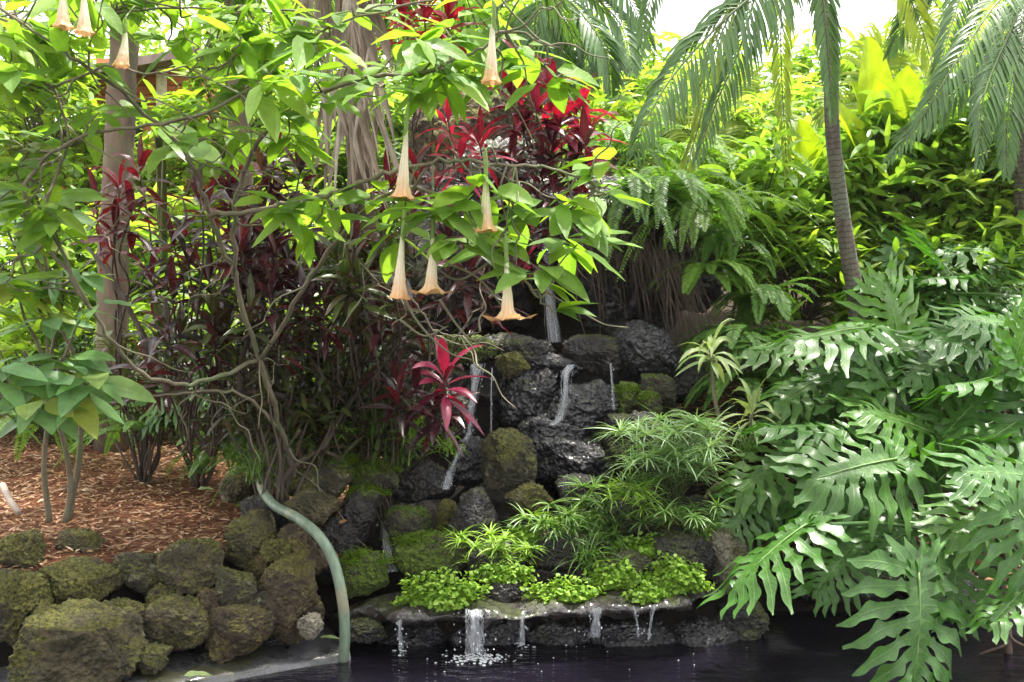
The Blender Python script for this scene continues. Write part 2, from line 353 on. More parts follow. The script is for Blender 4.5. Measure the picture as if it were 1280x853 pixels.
M['water'] = water_mat()
def stream_mat():
    m, nt, N, L = nm('falling_water'); out = N.new('ShaderNodeOutputMaterial'); uv = N.new('ShaderNodeAttribute'); uv.attribute_name = 'luv'
    mp = N.new('ShaderNodeMapping'); L.new(uv.outputs['Vector'], mp.inputs[0]); mp.inputs['Scale'].default_value = (5., .55, 1)
    a = noise(nt, 2.2, 4, .6, mp.outputs[0])
    pb = N.new('ShaderNodeBsdfPrincipled'); pb.inputs['Base Color'].default_value = (.75, .78, .85, 1); pb.inputs['Roughness'].default_value = .15
    tr = N.new('ShaderNodeBsdfTransparent'); mx = N.new('ShaderNodeMixShader')
    L.new(ramp(nt, a, [(.42, .0), (.54, .22), (.70, .80)]), mx.inputs[0]); L.new(tr.outputs[0], mx.inputs[1]); L.new(pb.outputs[0], mx.inputs[2]); L.new(mx.outputs[0], out.inputs[0]); return m
M['stream'] = stream_mat()
M['foam'] = flat_mat('foam', (.75, .77, .82), .25)
def flower_mat():
    m, nt, N, L = nm('trumpet_petal'); out = N.new('ShaderNodeOutputMaterial'); uv = N.new('ShaderNodeAttribute'); uv.attribute_name = 'luv'
    sp = N.new('ShaderNodeSeparateXYZ'); L.new(uv.outputs['Vector'], sp.inputs[0])
    col = ramp(nt, sp.outputs[1], [(0., (.60, .62, .36)), (.25, (.84, .79, .62)), (.6, (.84, .74, .56)), (.84, (.82, .56, .34)), (1., (.80, .42, .18))])
    rib = ramp(nt, math_(nt, 'SINE', math_(nt, 'MULTIPLY', sp.outputs[0], 6.2832*10)), [(.7, 1.), (1., .80)])
    col = mixc(nt, 1., col, rib, 'MULTIPLY')
    pb = N.new('ShaderNodeBsdfPrincipled'); L.new(col, pb.inputs['Base Color']); pb.inputs['Roughness'].default_value = .55
    tr = N.new('ShaderNodeBsdfTranslucent'); L.new(col, tr.inputs[0]); mx = N.new('ShaderNodeMixShader'); mx.inputs[0].default_value = .30
    L.new(pb.outputs[0], mx.inputs[1]); L.new(tr.outputs[0], mx.inputs[2]); L.new(mx.outputs[0], out.inputs[0]); return m
M['petal'] = flower_mat()
M['calyx'] = flat_mat('calyx', (.22, .34, .07), .5, trans=.3)
M['pipe'] = bark_mat('pipe_paint', (.07, .10, .07), (.19, .26, .19), (.24, .23, .16), scale=16, bst=.35, rough=.45)

# ---------------------------------------------------------------- terrain
def sst(a, b, x): t = np.clip((x-a)/(b-a), 0, 1); return t*t*(3-2*t)
def edge_y(x):
    return np.interp(x, [-6, -3.2, -1.86, -.95, -.8, 1.0, 1.35, 2.2, 4, 8], [3.2, 3.8, 4.55, 5.15, 5.35, 5.38, 5.95, 5.9, 5.5, 4.8])
def height(x, y):
    x = np.asarray(x, float); y = np.asarray(y, float); e = edge_y(x)
    left = np.where(y < e, -.4, 0)+sst(e+.05, e+.5, y)*.88*(y >= e)
    left = np.interp(y-e, [-.3, 0, .35, .62, .75, 4, 9, 16, 40, 200], [-.5, -.2, -.05, .48, .50, .72, 1.1, 1.7, 3.5, 9])
    cen = np.interp(y, [5.2, 5.32, 5.45, 5.9, 6.3, 6.6, 6.85, 7.4, 8.1, 8.3, 8.5, 9.5, 12, 40, 200], [-.5, -.1, .15, .28, .45, .68, 1.1, 1.3, 1.45, 1.9, 2.75, 3.2, 3.4, 5, 12])
    rgt = np.interp(y-e, [-.3, -.05, .1, .7, 2, 4, 8, 14, 40, 200], [-.5, -.1, .12, .42, .95, 1.55, 2.5, 3.6, 6, 16])
    wl = sst(-1.05, -.62, x); mound = sst(8, 8.6, y); wl = wl*(1-mound)+sst(-1.6, -.7, x)*mound
    wr = sst(1.0, 1.45, x); h = left*(1-wl)+cen*wl; h = h*(1-wr)+rgt*wr
    return h
xs = np.unique(np.concatenate([np.linspace(-4.5, 4.5, 260), np.linspace(-90, -4.5, 40), np.linspace(4.5, 90, 40)]))
ys = np.unique(np.concatenate([np.linspace(3, 10, 230), np.linspace(10, 30, 60), np.linspace(30, 150, 24), np.linspace(-30, 3, 20)]))
XX, YY = np.meshgrid(xs, ys, indexing='ij'); Z = height(XX, YY)
pp = np.stack([XX.ravel(), YY.ravel(), Z.ravel()], -1)
rockw = (sst(-1.0, -.7, XX)*(1-sst(1.1, 1.5, XX))*sst(5.3, 5.5, YY)*(1-sst(9, 10, YY)))
nz = fbm(pp*4, 5, 4).reshape(XX.shape); Z = Z+nz*(.025+.11*rockw)
idx = np.arange(XX.size).reshape(XX.shape)
g = G(); g.add(np.stack([XX, YY, Z], -1), np.stack([idx[:-1, :-1], idx[1:, :-1], idx[1:, 1:], idx[:-1, 1:]], -1))
tag(g.obj('ground', M['ground']), 'sloping garden ground under the mulch bed, rockery and far shrubs', 'ground', kind='structure')
def gz(x, y): return float(height(np.array([x]), np.array([y]))[0])
g = G(); V = [(-12, -6, 0), (12, -6, 0), (12, 6.3, 0), (-12, 6.3, 0)]
g.add(V, [[0, 1, 2, 3]]); tag(g.obj('pond_water', M['water']), 'dark rippling pond water in the front of the garden', 'water', kind='structure')

# ---------------------------------------------------------------- rocks
def ico(n):
    import bmesh
    bm = bmesh.new(); bmesh.ops.create_cube(bm, size=2)
    for v in bm.verts: v.co.normalize()
    for _ in range(n):
        bmesh.ops.subdivide_edges(bm, edges=bm.edges[:], cuts=1, use_grid_fill=True)
        for v in bm.verts: v.co.normalize()
    bm.verts.index_update(); V = np.array([v.co[:] for v in bm.verts]); Q = np.array([[v.index for v in f.verts] for f in bm.faces]); bm.free(); return V, Q
ICO6, ICO5, ICO4 = ico(6), ico(5), ico(4)
rk = [0]
def rock(px, py, w, h, d, mat, label, depth=None, name='boulder', group=None, pits=1., tilt=None, cat='rock'):
    rk[0] += 1; s = rk[0]; V, Q = ICO6 if max(w, h) > 56 else ICO5
    c = P(px, py, d); sx = w/2/F*d; sz = h/2/F*d; sy = depth or (sx+sz)*.5
    p = np.sign(V)*np.abs(V)**.78
    p = p*(1+.32*fbm(V*1.1+s*3.7, s, 2))[:, None]
    # facets
    rs = np.random.RandomState(s*13+1)
    for _ in range(6):
        nrmv = nrm(rs.randn(3)); lim = .72+.25*rs.rand(); dd = p@nrmv; ex = np.clip(dd-lim, 0, None); p = p-ex[:, None]*nrmv*.85
    size = np.array([sx, sy, sz])*1.02
    W = p*size; wp = W/.1
    nn = nrm(V/size); a = min(size)
    rid = 1-np.abs(fbm(wp*1.3+s*2.1, s+21, 3, .6))*2.2
    dis = fbm(wp*.9+s, s+3, 4, .6)*.17*a - rid*.06*a + (-np.clip(fbm(wp*2.9+s, s+9, 3, .6)-.02, 0, .3))*.16*pits*min(a, .22) + fbm(wp*7, s+4, 3, .65)*.018
    W = W+nn*dis[:, None]
    rz = (rs.rand()-.5)*.5 if tilt is None else tilt; ca, sa = math.cos(rz), math.sin(rz)
    W = W@np.array([[ca, 0, sa], [0, 1, 0], [-sa, 0, ca]])
    g = G(); g.add(W, Q, V[:, :2], None); o = g.obj(name, M[mat]); o.location = tuple(c)
    return tag(o, label, cat, group)
GW = 'rough stones of the low retaining wall'
wall = [
 (25, 692, 60, 56, 5.0, 'r_olive', 'square olive mossy stone on the top course at the left end of the wall'),
 (97, 681, 58, 36, 5.25, 'r_olive', 'small flat-topped olive stone resting on the wall top beside the red mulch'),
 (100, 727, 104, 50, 4.95, 'r_olive', 'long horizontal mossy stone directly above the biggest wall boulder'),
 (14, 756, 84, 86, 4.7, 'r_olive', 'rounded yellow-olive stone cut by the picture edge, above the waterline'),
 (178, 716, 66, 56, 5.1, 'r_grey', 'grey-green stone in the upper course right of the long horizontal one'),
 (238, 712, 84, 66, 5.1, 'r_olive', 'wide pitted grey stone at the middle of the wall top below the mulch'),
 (98, 808, 158, 108, 4.6, 'r_olive', 'biggest yellow-olive boulder at the foot of the low wall'),
 (160, 782, 60, 70, 4.85, 'r_olive', 'ochre mossy stone wedged just behind the biggest wall boulder'),
 (222, 778, 86, 70, 4.9, 'r_olive', 'green-capped stone overhanging a dark gap in the lower course'),
 (191, 822, 46, 36, 4.7, 'r_grey', 'small grey-green stone at the water kerb beside the biggest boulder'),
 (296, 735, 60, 52, 5.05, 'r_grey', 'blocky grey stone with pits in the second course near the pipe'),
 (300, 786, 92, 66, 4.95, 'r_brown', 'broad brownish stone low in the wall just above the wet kerb'),
 (318, 674, 66, 62, 5.35, 'r_olive', 'yellowish upright stone at the inner end of the wall top, near the mulch'),
 (362, 752, 84, 96, 5.1, 'r_brown', 'tall pinkish brown stone behind the lower half of the pale pipe'),
 (374, 690, 76, 76, 5.35, 'r_brown', 'brown flat-faced stone crossed by the upper bend of the pale pipe'),
 (333, 645, 62, 48, 5.55, 'r_dark', 'dark olive stone tucked above the yellowish one at the wall end'),
 (328, 712, 40, 60, 5.3, 'r_brown', 'narrow brown stone between the blocky grey one and the pipe'),
 (265, 745, 50, 40, 5.25, 'r_grey', 'small grey filler stone deep in the wall joint'),
 (60, 770, 70, 60, 5.05, 'r_olive', 'shaded olive stone half hidden behind the biggest boulder'),
 (140, 745, 60, 50, 5.15, 'r_grey', 'shaded grey stone sunk under the long horizontal one'),
 (350, 812, 70, 36, 5.2, 'r_dark', 'dark low stone at the kerb under the pinkish brown one'),
]
for a in wall: rock(*a, group=GW)
for a in [(55, 725, 36, 26, 4.95, 'r_olive', 'small wedge stone between the edge stone and the long horizontal one'), (150, 762, 34, 28, 4.9, 'r_grey', 'small chinking stone under the right end of the long horizontal one'), (205, 745, 40, 30, 5.0, 'r_olive', 'small mossy chinking stone above the green-capped one'), (262, 752, 34, 30, 4.98, 'r_brown', 'small brown chinking stone left of the broad brownish one'), (40, 838, 60, 36, 4.45, 'r_grey', 'low dark stone at the foot of the biggest boulder, left side'), (330, 762, 34, 44, 5.0, 'r_grey', 'narrow upright chinking stone by the pinkish brown one'), (268, 822, 34, 20, 4.9, 'r_dark', 'small wet stone on the kerb below the broad brownish one'), (345, 690, 34, 30, 5.2, 'r_olive', 'small yellow stone against the pipe bend')]: rock(*a, group=GW)
GC = 'boulders around the cascade'
casc = [
 (298, 608, 48, 38, 6.0, 'r_olive', 'lone mossy rock sitting on the red mulch behind the wall'),
 (391, 634, 62, 44, 5.5, 'r_olive', 'light olive rounded rock just right of the pipe bend'),
 (396, 606, 84, 44, 5.8, 'r_grey', 'layered grey slab rock lying above the light olive one'),
 (425, 586, 56, 44, 5.9, 'r_moss', 'bright green mossy rock above the layered grey slab'),
 (470, 597, 60, 42, 5.9, 'r_moss', 'moss-covered rock at the foot of the purple shrub'),
 (457, 622, 50, 30, 5.75, 'r_moss', 'flat cushion rock fully covered with vivid moss'),
 (447, 655, 40, 80, 5.7, 'r_dark', 'dark narrow upright rock under the vivid moss cushion'),
 (420, 690, 50, 90, 5.6, 'r_dark', 'dark rock behind the pipe with dead leaves in front'),
 (456, 716, 62, 60, 5.35, 'r_moss', 'mossy rock standing at the left corner of the basin ledge'),
 (525, 602, 70, 58, 6.1, 'r_dark', 'dark block at the left bank of the lower rapids'),
 (509, 655, 54, 50, 5.7, 'r_moss', 'half mossy rock in the middle of the lower rapids'),
 (537, 692, 92, 56, 5.5, 'r_moss', 'broad bright-moss boulder above the basin ledge'),
 (558, 645, 32, 40, 5.8, 'r_olive', 'little olive rock between two mossy ones in the rapids'),
 (592, 655, 58, 80, 5.65, 'r_dark', 'pointed dark boulder with green edge, near the creeper mat'),
 (638, 576, 70, 84, 6.1, 'r_grey', 'tall green-grey boulder in the centre of the cascade'),
 (661, 627, 64, 42, 5.9, 'r_olive', 'low rounded rock right below the tall central boulder'),
 (588, 575, 50, 60, 6.4, 'r_wet', 'black wet rock beside the tall central boulder'),
 (560, 520, 60, 60, 6.7, 'r_dark', 'dark rock under the left chute behind the red leaves'),
 (645, 440, 84, 44, 7.0, 'r_dark', 'dark lumpy rock on the upper step, left of the middle lip'),
 (641, 456, 40, 34, 6.8, 'r_olive', 'small mossy nose of rock beside the left chute'),
 (684, 456, 90, 36, 7.0, 'r_wet', 'wet black rock forming the middle lip of the falls'),
 (742, 442, 80, 46, 7.0, 'r_dark', 'dark brown rock over the square opening in the middle fall'),
 (808, 440, 92, 72, 7.0, 'r_wet', 'glistening grey rock at the right shoulder of the cave'),
 (850, 470, 70, 60, 7.1, 'r_dark', 'dark rock beside the thin-stemmed yellow plant'),
 (783, 500, 34, 46, 6.7, 'r_moss', 'small moss-capped rock at the right of the middle fall'),
 (812, 506, 30, 38, 6.65, 'r_moss', 'tiny mossy knob of rock above the pale sedge'),
 (824, 490, 50, 50, 6.85, 'r_moss', 'mossy rock between knob and dark slope, above the sedge'),
 (660, 500, 76, 90, 6.9, 'r_wet', 'wet black rock face behind the left part of the middle fall'),
 (735, 515, 100, 70, 6.75, 'r_wet', 'craggy wet boulder struck by the middle stream'),
 (715, 578, 120, 70, 6.5, 'r_wet', 'low spreading wet boulder at the foot of the middle fall'),
 (690, 545, 90, 60, 6.6, 'r_wet', 'wet ridge of rock next to the tall central boulder'),
 (800, 560, 90, 80, 6.5, 'r_dark', 'dark rock hidden behind the pale sedge clump'),
 (575, 437, 90, 40, 6.9, 'r_moss', 'long mossy shelf rock behind the hanging blossoms'),
 (540, 480, 90, 80, 7.0, 'r_dark', 'dark rock mass left of the left chute'),
 (725, 618, 60, 40, 6.0, 'r_dark', 'brown rock in the wet hollow left of the sedge'),
 (790, 650, 80, 60, 5.8, 'r_dark', 'dark rock under the green sedge tufts'),
 (700, 690, 90, 50, 5.5, 'r_dark', 'earthy rock carrying the creeping plants in the basin'),
 (620, 700, 70, 50, 5.45, 'r_dark', 'brown rock showing below the small fern tuft'),
 (625, 740, 60, 34, 5.25, 'r_dark', 'dark brown stone on the ledge between two creeper mats'),
 (775, 715, 80, 50, 5.4, 'r_dark', 'rock buried in creepers over the twin drips'),
 (845, 690, 80, 60, 5.5, 'r_dark', 'rock under the large creeper mat near the wet corner'),
 (908, 622, 56, 40, 6.0, 'r_grey', 'tan rock at the edge of the litter bank behind the sedge'),
 (905, 700, 60, 80, 5.6, 'r_pale', 'pale wet stone at the right corner of the basin ledge'),
 (870, 650, 60, 60, 5.9, 'r_dark', 'dark stone below the tan rock'),
 (880, 560, 70, 50, 6.5, 'r_dark', 'mossy dark stone at the foot of the thin-stemmed plant'),
 (975, 640, 90, 60, 6.2, 'r_dark', 'brown rock on the right bank behind the split leaves'),
 (1040, 720, 140, 60, 6.1, 'r_dark', 'long dark rock lining the right shore of the pond'),
 (1170, 735, 120, 70, 6.0, 'r_dark', 'dark shore rock behind the lowest split leaf'),
 (455, 787, 60, 28, 5.2, 'r_dark', 'dark wet stone at the waterline left of the ledge'),
]
for a in casc: rock(*a, group=GC)
rock(388, 782, 30, 34, 4.93, 'r_pale', 'small pale triangular stone standing on the wet kerb by the pipe', name='stone', pits=.2)
# earth and rock bank above the cave
def bank(px, py, w, h, d, dep, mat, label, name='rock_outcrop'):
    rock(px, py, w, h, d, mat, label, depth=dep, name=name, group='banks of rock above the cave', tilt=0., cat='rock')
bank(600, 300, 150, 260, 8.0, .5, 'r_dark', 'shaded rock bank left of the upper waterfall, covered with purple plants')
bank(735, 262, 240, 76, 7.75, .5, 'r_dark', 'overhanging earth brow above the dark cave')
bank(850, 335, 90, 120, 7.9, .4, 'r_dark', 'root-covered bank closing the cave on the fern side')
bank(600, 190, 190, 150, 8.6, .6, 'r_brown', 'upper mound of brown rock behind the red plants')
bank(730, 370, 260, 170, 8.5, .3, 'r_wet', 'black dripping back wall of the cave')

# basin ledge
g = G()
path = smooth_path([P(425, 770, 5.45), P(452, 765, 5.25), P(490, 768, 5.12), P(545, 771, 5.05), P(620, 770, 5.02), P(700, 766, 5.05), P(780, 760, 5.1), P(850, 752, 5.2), P(885, 742, 5.35), P(893, 732, 5.6)], 16)
a = np.linspace(0, 2*np.pi, 28, endpoint=False); n = len(path)
T = nrm(np.gradient(path, axis=0)); S = nrm(np.cross(T, [0, 0, 1.]))
rx = .19+.03*np.sin(np.arange(n)*.2); rzv = .050+.014*np.sin(np.arange(n)*.33+1)
V = path[:, None]+S[:, None]*(np.cos(a)[None, :]*rx[:, None]-.14)[..., None]+np.array([0, 0, 1.])*(np.sin(a)[None, :]*rzv[:, None])[..., None]
V = V.reshape(-1, 3); V = V+nrm(V-np.repeat(path, 28, 0))*(fbm(V*7, 2, 5, .6)*.085)[:, None]
idx = np.arange(n*28).reshape(n, 28); nx = np.roll(idx, -1, 1)
g.add(V, np.stack([idx[:-1], nx[:-1], nx[1:], idx[1:]], -1))
M['r_ledge'] = rock_mat('rock_ledge', (.022, .016, .017), (.06, .045, .043), (.05, .06, .015), .12, rough=.4, wet=.8)
tag(g.obj('basin_ledge', M['r_ledge']), 'rounded wet brown lip of the lower basin overhanging the pond', 'ledge')
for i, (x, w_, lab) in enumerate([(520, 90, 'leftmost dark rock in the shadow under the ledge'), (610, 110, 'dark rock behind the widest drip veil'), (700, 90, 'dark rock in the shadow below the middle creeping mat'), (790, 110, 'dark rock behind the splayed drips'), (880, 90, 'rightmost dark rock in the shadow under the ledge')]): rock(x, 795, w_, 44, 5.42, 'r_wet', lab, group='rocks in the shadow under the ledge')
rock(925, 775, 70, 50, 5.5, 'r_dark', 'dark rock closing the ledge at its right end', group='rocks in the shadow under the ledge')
# wet kerb on the left
g = G(); path = smooth_path([P(-120, 905, 4.0), P(40, 872, 4.35), P(150, 843, 4.62), P(260, 824, 4.86), P(360, 808, 5.08), P(425, 800, 5.2)], 12)
n = len(path); prof = np.array([[-.2, -.3], [-.19, .0], [-.165, .025], [-.05, .035], [.15, .05], [.5, .07]])
T = nrm(np.gradient(path, axis=0)); S = -nrm(np.cross(T, [0, 0, 1.])); path[:, 2] = .015
V = (path[:, None]+S[:, None]*prof[None, :, 0, None]+np.array([0, 0, 1.])*prof[None, :, 1, None]).reshape(-1, 3); V[:, 2] += fbm(V*6, 3, 3)*.012
idx = np.arange(n*6).reshape(n, 6); g.add(V, np.stack([idx[:-1, :-1], idx[1:, :-1], idx[1:, 1:], idx[:-1, 1:]], -1))
M['kerb'] = rock_mat('wet_kerb', (.05, .05, .055), (.13, .13, .14), (.05, .05, .02), .1, rough=.4, wet=.5, bst=.3)
tag(g.obj('pond_kerb', M['kerb']), 'grey wet kerb between the low stone wall and the pond', 'kerb', kind='structure')

# ---------------------------------------------------------------- mulch, litter, moss
def scatter_xy(n, x0, x1, y0, y1, cond): 
    x = R.uniform(x0, x1, n); y = R.uniform(y0, y1, n); k = cond(x, y); return x[k], y[k]
def zt(x, y):
    z = height(x, y); q = np.stack([x, y, z], -1); rw = (sst(-1.0, -.7, x)*(1-sst(1.1, 1.5, x))*sst(5.3, 5.5, y)*(1-sst(9, 10, y)))
    return z+fbm(q*4, 5, 4)*(.025+.11*rw)
g = G(); x, y = scatter_xy(26000, -5, -.9, 4.4, 9.5, lambda x, y: (y > edge_y(x)+.62))
B = np.stack([x, y, zt(x, y)+.004+R.rand(len(x))*.02], -1); az = R.rand(len(x))*6.28
D = np.stack([np.cos(az), np.sin(az), R.uniform(-.25, .35, len(x))], -1); Nn = nrm(np.stack([R.randn(len(x))*.35, R.randn(len(x))*.35, np.ones(len(x))], -1))
blades(g, B, D, Nn, R.uniform(.02, .075, len(x)), R.uniform(.006, .02, len(x)), .05, 2, prof_strap, .3)
tag(g.obj('mulch_chips', M['mulch']), 'red-brown shredded bark mulch covering the bed behind the low wall', 'mulch', kind='stuff')
g = G(); x, y = scatter_xy(5000, 1.2, 4.5, 5.8, 9, lambda x, y: (y > edge_y(x)+.1))
B = np.stack([x, y, zt(x, y)+.01+R.rand(len(x))*.02], -1); az = R.rand(len(x))*6.28
D = np.stack([np.cos(az), np.sin(az), R.uniform(-.1, .3, len(x))], -1); Nn = nrm(np.stack([R.randn(len(x))*.5, R.randn(len(x))*.5, np.ones(len(x))], -1))
blades(g, B, D, Nn, R.uniform(.04, .12, len(x)), R.uniform(.02, .05, len(x)), .1, 3, prof_lance, .4)
tag(g.obj('leaf_litter', M['litter']), 'dry brown fallen leaves on the right bank beneath the split-leaf plants', 'litter', kind='stuff')

# ---------------------------------------------------------------- plant generators
UP = np.array([0, 0, 1.])
def dirs(n, e0, e1, az0=0, az1=360):
    az = np.radians(R.uniform(az0, az1, n)); el = np.radians(R.uniform(e0, e1, n))
    return np.stack([np.cos(az)*np.cos(el), np.sin(az)*np.cos(el), np.sin(el)], -1)
def normals_for(D, j=.25):
    s = nrm(np.cross(D, UP+R.randn(*D.shape)*1e-3)); return nrm(np.cross(s, D)+R.randn(*D.shape)*j)
def frond(g, rach, pts, nl, ll, lw, ang=60, droop=.5, taper=1., start=.12, rr=.006, ns=4, flat=0., rg=None, vshape=.15, endlen=.3, up=None):
    """leaflets both sides of a rachis path"""
    p = smooth_path(pts, 8); L = np.concatenate([[0], np.cumsum(np.linalg.norm(np.diff(p, axis=0), axis=1))]); L /= L[-1]
    tt = np.linspace(start, .995, nl); B = np.stack([np.interp(tt, L, p[:, k]) for k in range(3)], -1)
    T = nrm(np.stack([np.interp(tt, L, np.gradient(p[:, k])) for k in range(3)], -1))
    S = nrm(np.cross(T, UP+np.array([.01, .02, 0]) if up is None else np.array(up, float))); Nn = np.cross(S, T)
    pr = np.sin(np.pi*np.clip((tt-start)/(1-start)*.82+.14, 0, 1))**.75; pr = np.maximum(pr, endlen*(1-tt*.5))
    for sg in (-1, 1):
        a = np.radians(ang*(1-.45*tt)); D = T*np.cos(a)[:, None]+S*(sg*np.sin(a))[:, None]+Nn*vshape+R.randn(nl, 3)*.05
        blades(g, B, D, Nn+S*sg*flat+R.randn(nl, 3)*.12, ll*pr*R.uniform(.9, 1.08, nl), lw*(.5+.5*pr), droop*R.uniform(.7, 1.3, nl), ns, prof_lance, .2, rn=R.rand(nl))
    if rg is not None: tube(rg, p, [rr, rr*.25], 5, rn=.5)
def arch(base, az, L, rise, fall, n=6):
    t = np.linspace(0, 1, n); d = np.array([math.cos(az), math.sin(az), 0])
    return base+d*(L*t*(1-.18*t))[:, None]+UP*(rise*t-fall*t*t)[:, None]
def fern(name, label, cat, loc, n, L, mat, group=None, az=(0, 360), ll=.055, rise=.55, fall=.75, lw=.014, nl=34, ang=80):
    t = thing(name, label, cat, loc, group); g = G(); rg = G()
    for k in range(n):
        a = rad(R.uniform(*az)); l = L*R.uniform(.7, 1.1); frond(g, None, arch(np.array(loc, float)+R.randn(3)*.02, a, l, l*rise*R.uniform(.6, 1.3), l*fall*R.uniform(.7, 1.3)), nl, ll*R.uniform(.8, 1.15), lw, ang, .2, rg=rg, rr=.003, ns=2, start=.08, vshape=.05)
    g.obj('fronds', M[mat], t); rg.obj('stalks', M['stem'], t); return t
def rosette(g, c, n, L, W, e0=-25, e1=75, droop=.45, prof=prof_lance, fold=.35, r0=.01, axis=None, stem=.12, az=(0, 360), ns=6):
    el = np.linspace(e0, e1, n)+R.randn(n)*8; a = np.radians(np.arange(n)*137.5+R.rand()*360) if az == (0, 360) else np.radians(R.uniform(az[0], az[1], n))
    el = np.radians(el); D = np.stack([np.cos(a)*np.cos(el), np.sin(a)*np.cos(el), np.sin(el)], -1)
    B = np.asarray(c)+D*r0+UP*(np.linspace(-stem, 0, n))[:, None]
    blades(g, B, D, nrm(normals_for(D)+np.array([0, -.35, 0])), L*R.uniform(.75, 1.1, n), W*R.uniform(.8, 1.15, n), droop*R.uniform(.5, 1.4, n), ns, prof, fold, .08)
def ti(label, base, heads, mat, n=16, L=.3, W=.055, group='purple and red ti plants', name='ti_plant', stemmat='darktwig', **k):
    base = np.array(base, float); t = thing(name, label, 'ti plant', base, group); sg = G()
    for h in heads:
        h = np.array(h, float); tube(sg, smooth_path(zig(base, h, .05, 5), 5), [.008, .005], 5); 
        g = G(); rosette(g, h, n, L, W, **k); g.obj('leaf_rosette', M[mat], t)
    sg.obj('stem', M[stemmat], t); return t
def cluster(g, pg, c, n, L, W, e0=-35, e1=25, droop=.25, prof=prof_ovate, r=.04, ns=6, ac=2, wave=.08, az=(0, 360)):
    D = dirs(n, e0, e1, *az); B = np.asarray(c)+D*R.uniform(.4, 1.3, (n, 1))*r+R.randn(n, 3)*r*.35
    blades(g, B, D, nrm(normals_for(D, .3)+np.array([0, -.45, .1])), L*R.uniform(.55, 1.15, n), W*R.uniform(.6, 1.15, n), droop*R.uniform(.2, 1.6, n), ns, prof, .18, wave, across=ac)
    if pg is not None:
        Dp = B-np.asarray(c); l = np.linalg.norm(Dp, axis=1)
        blades(pg, np.broadcast_to(c, B.shape), Dp, normals_for(nrm(Dp)), l, .005, 0, 1, prof_strap, .5)
def shrub(name, label, cat, loc, w, h, nt, nl, L, W, mat, prof=prof_lance, group=None, stem='darktwig', e0=-30, e1=50, droop=.3, ns=4, ac=1, fold=.25, shell=.55, lo=.05):
    """bushy shrub: twig tips spread through the volume, leaves round each tip"""
    t = thing(name, label, cat, loc, group); g = G(); sg = G(); b = np.array(loc, float)
    for k in range(nt):
        v = nrm(R.randn(3)); v[2] = abs(v[2])*1.0-.05; q = v*np.array([w/2, w/2, h])*(shell+(1-shell)*R.rand()); q[2] = lo*h+q[2]*(1.05-lo)
        c = b+q; D = dirs(nl, e0, e1); B = c+D*.02+R.randn(nl, 3)*L*.22
        blades(g, B, D, normals_for(D, .35), L*R.uniform(.6, 1.15, nl), W*R.uniform(.7, 1.15, nl), droop*R.uniform(.3, 1.5, nl), ns, prof, fold, .05, across=ac)
        if k % 3 == 0: tube(sg, smooth_path(zig(b+q*np.array([.15, .15, 0]), c, .05, 4), 3), [.012, .004], 4)
    g.obj('foliage', M[mat], t); sg.obj('stems', M[stem], t); return t

# ---- angel's trumpet tree
def flower(parent, top, bot, flare, mat='petal', w=1.):
    top = np.array(top, float); bot = np.array(bot, float); ax = bot-top; L = np.linalg.norm(ax); 
    fl = thing_part('flower', parent, top)
    g = G(); cx = R.uniform(-.008, .008); pth = smooth_path([top, top+ax*.12+np.array([cx, .003, 0]), top+ax*.25+np.array([cx*.8, 0, 0]), top+ax*.44], 6); tube(g, pth, [.004, .0075, .009, .0085, .007], 10); g.obj('calyx', M['calyx'], fl, origin=top)
    g = G(); nr, na = 26, 40; t = np.linspace(0, 1, nr); a = np.linspace(0, 2*np.pi, na, endpoint=False)
    r = np.interp(t, [0, .1, .35, .6, .8, .9, .96, 1.], [.007, .009, .013, .019, .024, .026+.018*flare, .030+.040*flare, .030+.058*flare])*w
    s0 = .30; axn = ax/L; S = nrm(np.cross(axn, [0, 1, .1])); Tn = np.cross(axn, S)
    lob = 1+(.10+.22*flare)*np.clip(t-.82, 0, 1)[:, None]/.18*np.cos(5*a)[None]+.03*np.cos(10*a)[None]*t[:, None]
    rr = r[:, None]*lob; lift = np.clip(t-.93, 0, 1)[:, None]/.07*(-.010*flare)*np.abs(np.cos(2.5*a))[None]-np.clip((t-.95)/.05, 0, 1)[:, None]**1.5*.022*flare*(.4+.6*np.cos(2.5*a)[None]**2)
    bendv = nrm(R.randn(3)*np.array([1, 1, 0]))*R.uniform(.0, .018); w *= R.uniform(.9, 1.12)
    pos = bendv*(t**2)[:, None, None]+top+axn*((s0+(1-s0)*t)*L)[:, None, None]+(S*np.cos(a)[:, None]+Tn*np.sin(a)[:, None])[None]*rr[..., None]+axn*lift[..., None]
    V = pos.reshape(-1, 3)+R.randn(nr*na, 3)*.0004*np.repeat(t, na)[:, None]*3
    idx = np.arange(nr*na).reshape(nr, na); nx = np.roll(idx, -1, 1)
    U = np.stack([np.tile(a/6.2832, nr), np.repeat(t, na)], -1); g.add(V, np.stack([idx[:-1], nx[:-1], nx[1:], idx[1:]], -1), U)
    g.obj('petals', M[mat], fl, origin=top)
def thing_part(name, parent, loc):
    o = bpy.data.objects.new(name, None); o.empty_display_size = .05; C.objects.link(o); o.parent = parent
    o.location = tuple(np.array(loc)-np.array(parent['_o'])); return o

